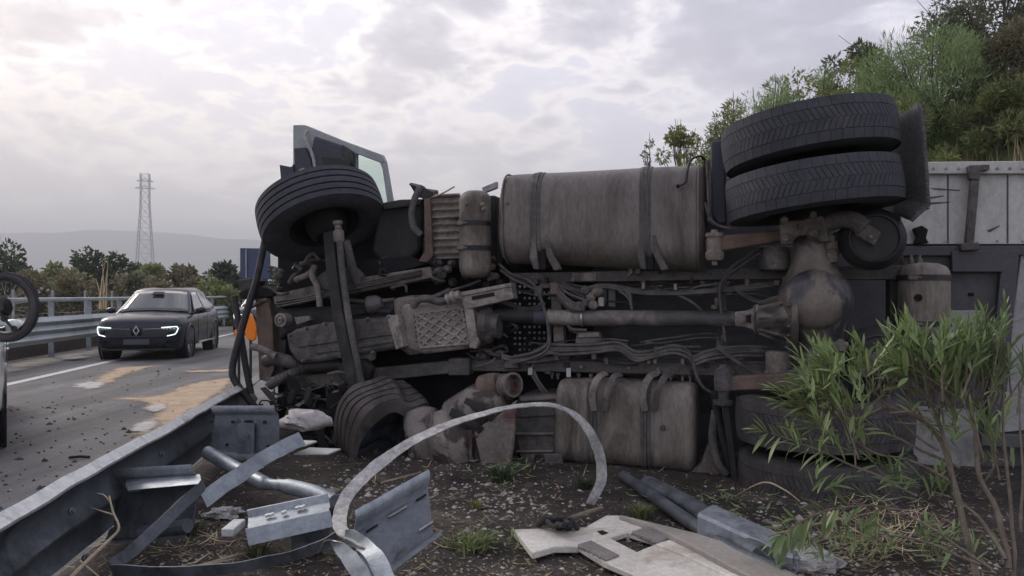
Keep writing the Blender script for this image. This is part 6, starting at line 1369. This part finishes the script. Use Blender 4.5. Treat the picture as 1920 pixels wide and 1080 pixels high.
MT['roadbits'] = mat('dark_road_debris', (.03,.028,.026), (.07,.06,.055), scale=9, rough=.9, bump=0, island=.5)
P = []
while len(P) < 320:
    p = G(rnd.uniform(0, 440), 690+300*rnd.random()**1.1, -.195); s = p.x-RK*p.y
    if -6 < s < -1.5: P.append(p)
pebbles('road_debris', 'dark crumbs of debris scattered on the asphalt', P, .006, .024, 'roadbits', 3)
P = []
while len(P) < 60:
    p = G(rnd.uniform(0, 440), 690+300*rnd.random()**1.1, -.195); s = p.x-RK*p.y
    if -6 < s < -1.5: P.append(p)
pebbles('pale_debris', 'pale plastic crumbs scattered on the asphalt', P, .006, .022, 'bag', 6)
def flat_bits(name, label, pts, smin, smax, m, seed, asp=.35):
    rnd = random.Random(seed); vs = []; fs = []
    for p in pts:
        a = rnd.uniform(0, 6.3); d = V((math.cos(a), math.sin(a), rnd.uniform(-.3, .4))); s = V((-d.y, d.x, rnd.uniform(-.4, .4)))*asp*rnd.uniform(.4, 1); l = rnd.uniform(smin, smax); k = len(vs); p = p+V((0, 0, .008))
        vs += [tuple(p-d*l), tuple(p+s*l), tuple(p+d*l+V((0, 0, .3*l))), tuple(p-s*l)]; fs.append((k, k+1, k+2, k+3))
    return tag(raw(name, vs, fs, m), label, None, None, 'stuff')
P = []
while len(P) < 2400:
    p = verge_pt(rnd.uniform(130, 1900), 790+300*rnd.random()**.8)
    if p.x-RK*p.y > -1.35: P.append(p)
flat_bits('leaf_litter', 'dry leaves and chips over the dark soil', P, .008, .028, 'litter', 4)
flat_bits('straw_litter', 'thin straw bits lying over the soil', P[::7]+[verge_pt(rnd.gauss(1650, 70), rnd.gauss(1010, 35), rnd.uniform(0, .08)) for i in range(420)]+[verge_pt(rnd.gauss(330, 120), rnd.gauss(1035, 30)) for i in range(160)], .03, .11, 'straw', 5, .05)
flat_bits('green_litter', 'torn green leaves fallen around the lorry', [verge_pt(rnd.gauss(905, 40), rnd.gauss(1020, 12), rnd.uniform(0, .03)) for i in range(120)]+[verge_pt(rnd.gauss(945, 30), rnd.gauss(895, 12), rnd.uniform(0, .06)) for i in range(110)]+[verge_pt(rnd.gauss(1320, 60), rnd.gauss(945, 12), rnd.uniform(0, .04)) for i in range(160)]+[verge_pt(rnd.uniform(250, 1500), rnd.uniform(860, 1070)) for i in range(160)], .015, .05, 'leaf_oleander', 6, .2)
# grass tufts
def tuft(label, px, py, n, h, r, m, seed):
    rnd = random.Random(seed); b = verge_pt(px, py); vs = []; fs = []
    for i in range(n):
        a = rnd.uniform(0, 6.283); d = V((math.cos(a), math.sin(a), 0)); p = d*r*rnd.random(); hh = h*rnd.uniform(.5, 1.1); s = V((-d.y, d.x, 0))*.0045; l = d*hh*rnd.uniform(.3, 1.1); k = len(vs)
        vs += [tuple(p-s), tuple(p+s), tuple(p+l*.4+UP*hh*.6+s*.8), tuple(p+l*.4+UP*hh*.6-s*.8), tuple(p+l+UP*hh*.75)]; fs += [(k, k+1, k+2, k+3), (k+3, k+2, k+4)]
    o = raw('grass_tuft', vs, fs, m); o.location = b; return tag(o, label, 'grass tuft', 'grass tufts on the verge')
for i, a in enumerate((('pale grass tuft between the tilted channel and the bottom strap', 482, 1050, 60, .10, .04, 'leaf_grey'), ('dark weed tuft beside the wide barrier panel', 352, 1000, 90, .07, .07, 'leaf_dark'), ('small green tuft above the tilted channel', 655, 925, 60, .06, .05, 'leaf_yellow'),
    ('broad flattened green tuft right of the leaning dark panel', 880, 1025, 140, .09, .12, 'leaf_olive'), ('green tuft in front of the loop end of the strap', 1203, 972, 110, .09, .05, 'leaf_olive'), ('tiny green tuft below the battery box', 893, 955, 40, .07, .03, 'leaf_yellow'), ('weed tuft beneath the lower fuel tank', 1095, 915, 80, .09, .06, 'leaf_dark'), ('green tuft under the crumpled silencer', 940, 905, 110, .13, .07, 'leaf_dark'), ('trailing grass tuft beside the thin steel tube', 1350, 985, 90, .08, .09, 'leaf_olive'))): tuft(*a, 100+i)
# branches
def branch(label, stems, seed):
    base = stems[0][0][0]; root = empty('fallen_branch', base, 0, label, 'branch')
    for pts, r in stems:
        P = smooth_path([p-base for p in pts], 5); mb = MB(); mb.tube(P, [r*(1-.6*i/len(P)) for i in range(len(P))], 6); mb.build('twig', 'bark_pale', root, smooth=60)
MT['bark_pale'] = mat('pale_dry_wood', (.26,.20,.14), (.38,.31,.22), scale=14, rough=.9, bump=.3)
branch('dry forked twig leaning on the near barrier at lower left', [([W(120,1095,2.7), W(165,1050,2.8), W(205,1012,2.95), W(223,990,3.0), W(212,960,3.05), W(205,930,3.1)], .008), ([W(212,965,3.05), W(190,958,3.1), W(172,952,3.15)], .004), ([W(206,940,3.1), W(195,928,3.12), W(182,925,3.15)], .003), ([W(150,1052,2.8), W(190,1085,2.75)], .005)], 1)
branch('dry stalk lying flat near the bottom edge left of centre', [([G(350,1068,.03), G(400,1054,.03), G(430,1044,.04), G(470,1036,.03)], .010), ([G(380,1060,.03), G(440,1048,.03)], .005)], 2)
branch('long dry stalk lying below the crumpled silencer', [([G(715,905,.03), G(760,893,.04), G(790,885,.03)], .007)], 3)
branch('dry bent branch across the grass at the foot of the oleander', [([G(1380,930,.04), W(1430,905,3.7), W(1470,918,3.5), W(1500,940,3.4)], .006), ([G(1420,1010,.05), W(1520,985,3.2), W(1640,960,3.0)], .005)], 4)
q = MB(); c = G(140, 674, -.19); q.prism([c+V((-.25,-.1,0)), c+V((.1,-.2,.02)), c+V((.35,.1,.05)), c+V((0,.15,.03))], (0, 0, .02)); tag(q.build('panel_fragment', 'white_paint', None), 'pale broken strip lying on the far shoulder left of the black car', 'plastic piece')
q = MB(); q.tube([G(130,858,-.185), G(150,856,-.18), G(168,857,-.185)], .012, 6); tag(q.build('rubber_strip', 'deep', None), 'short dark rubber strip on the asphalt left of the barrier', 'debris')
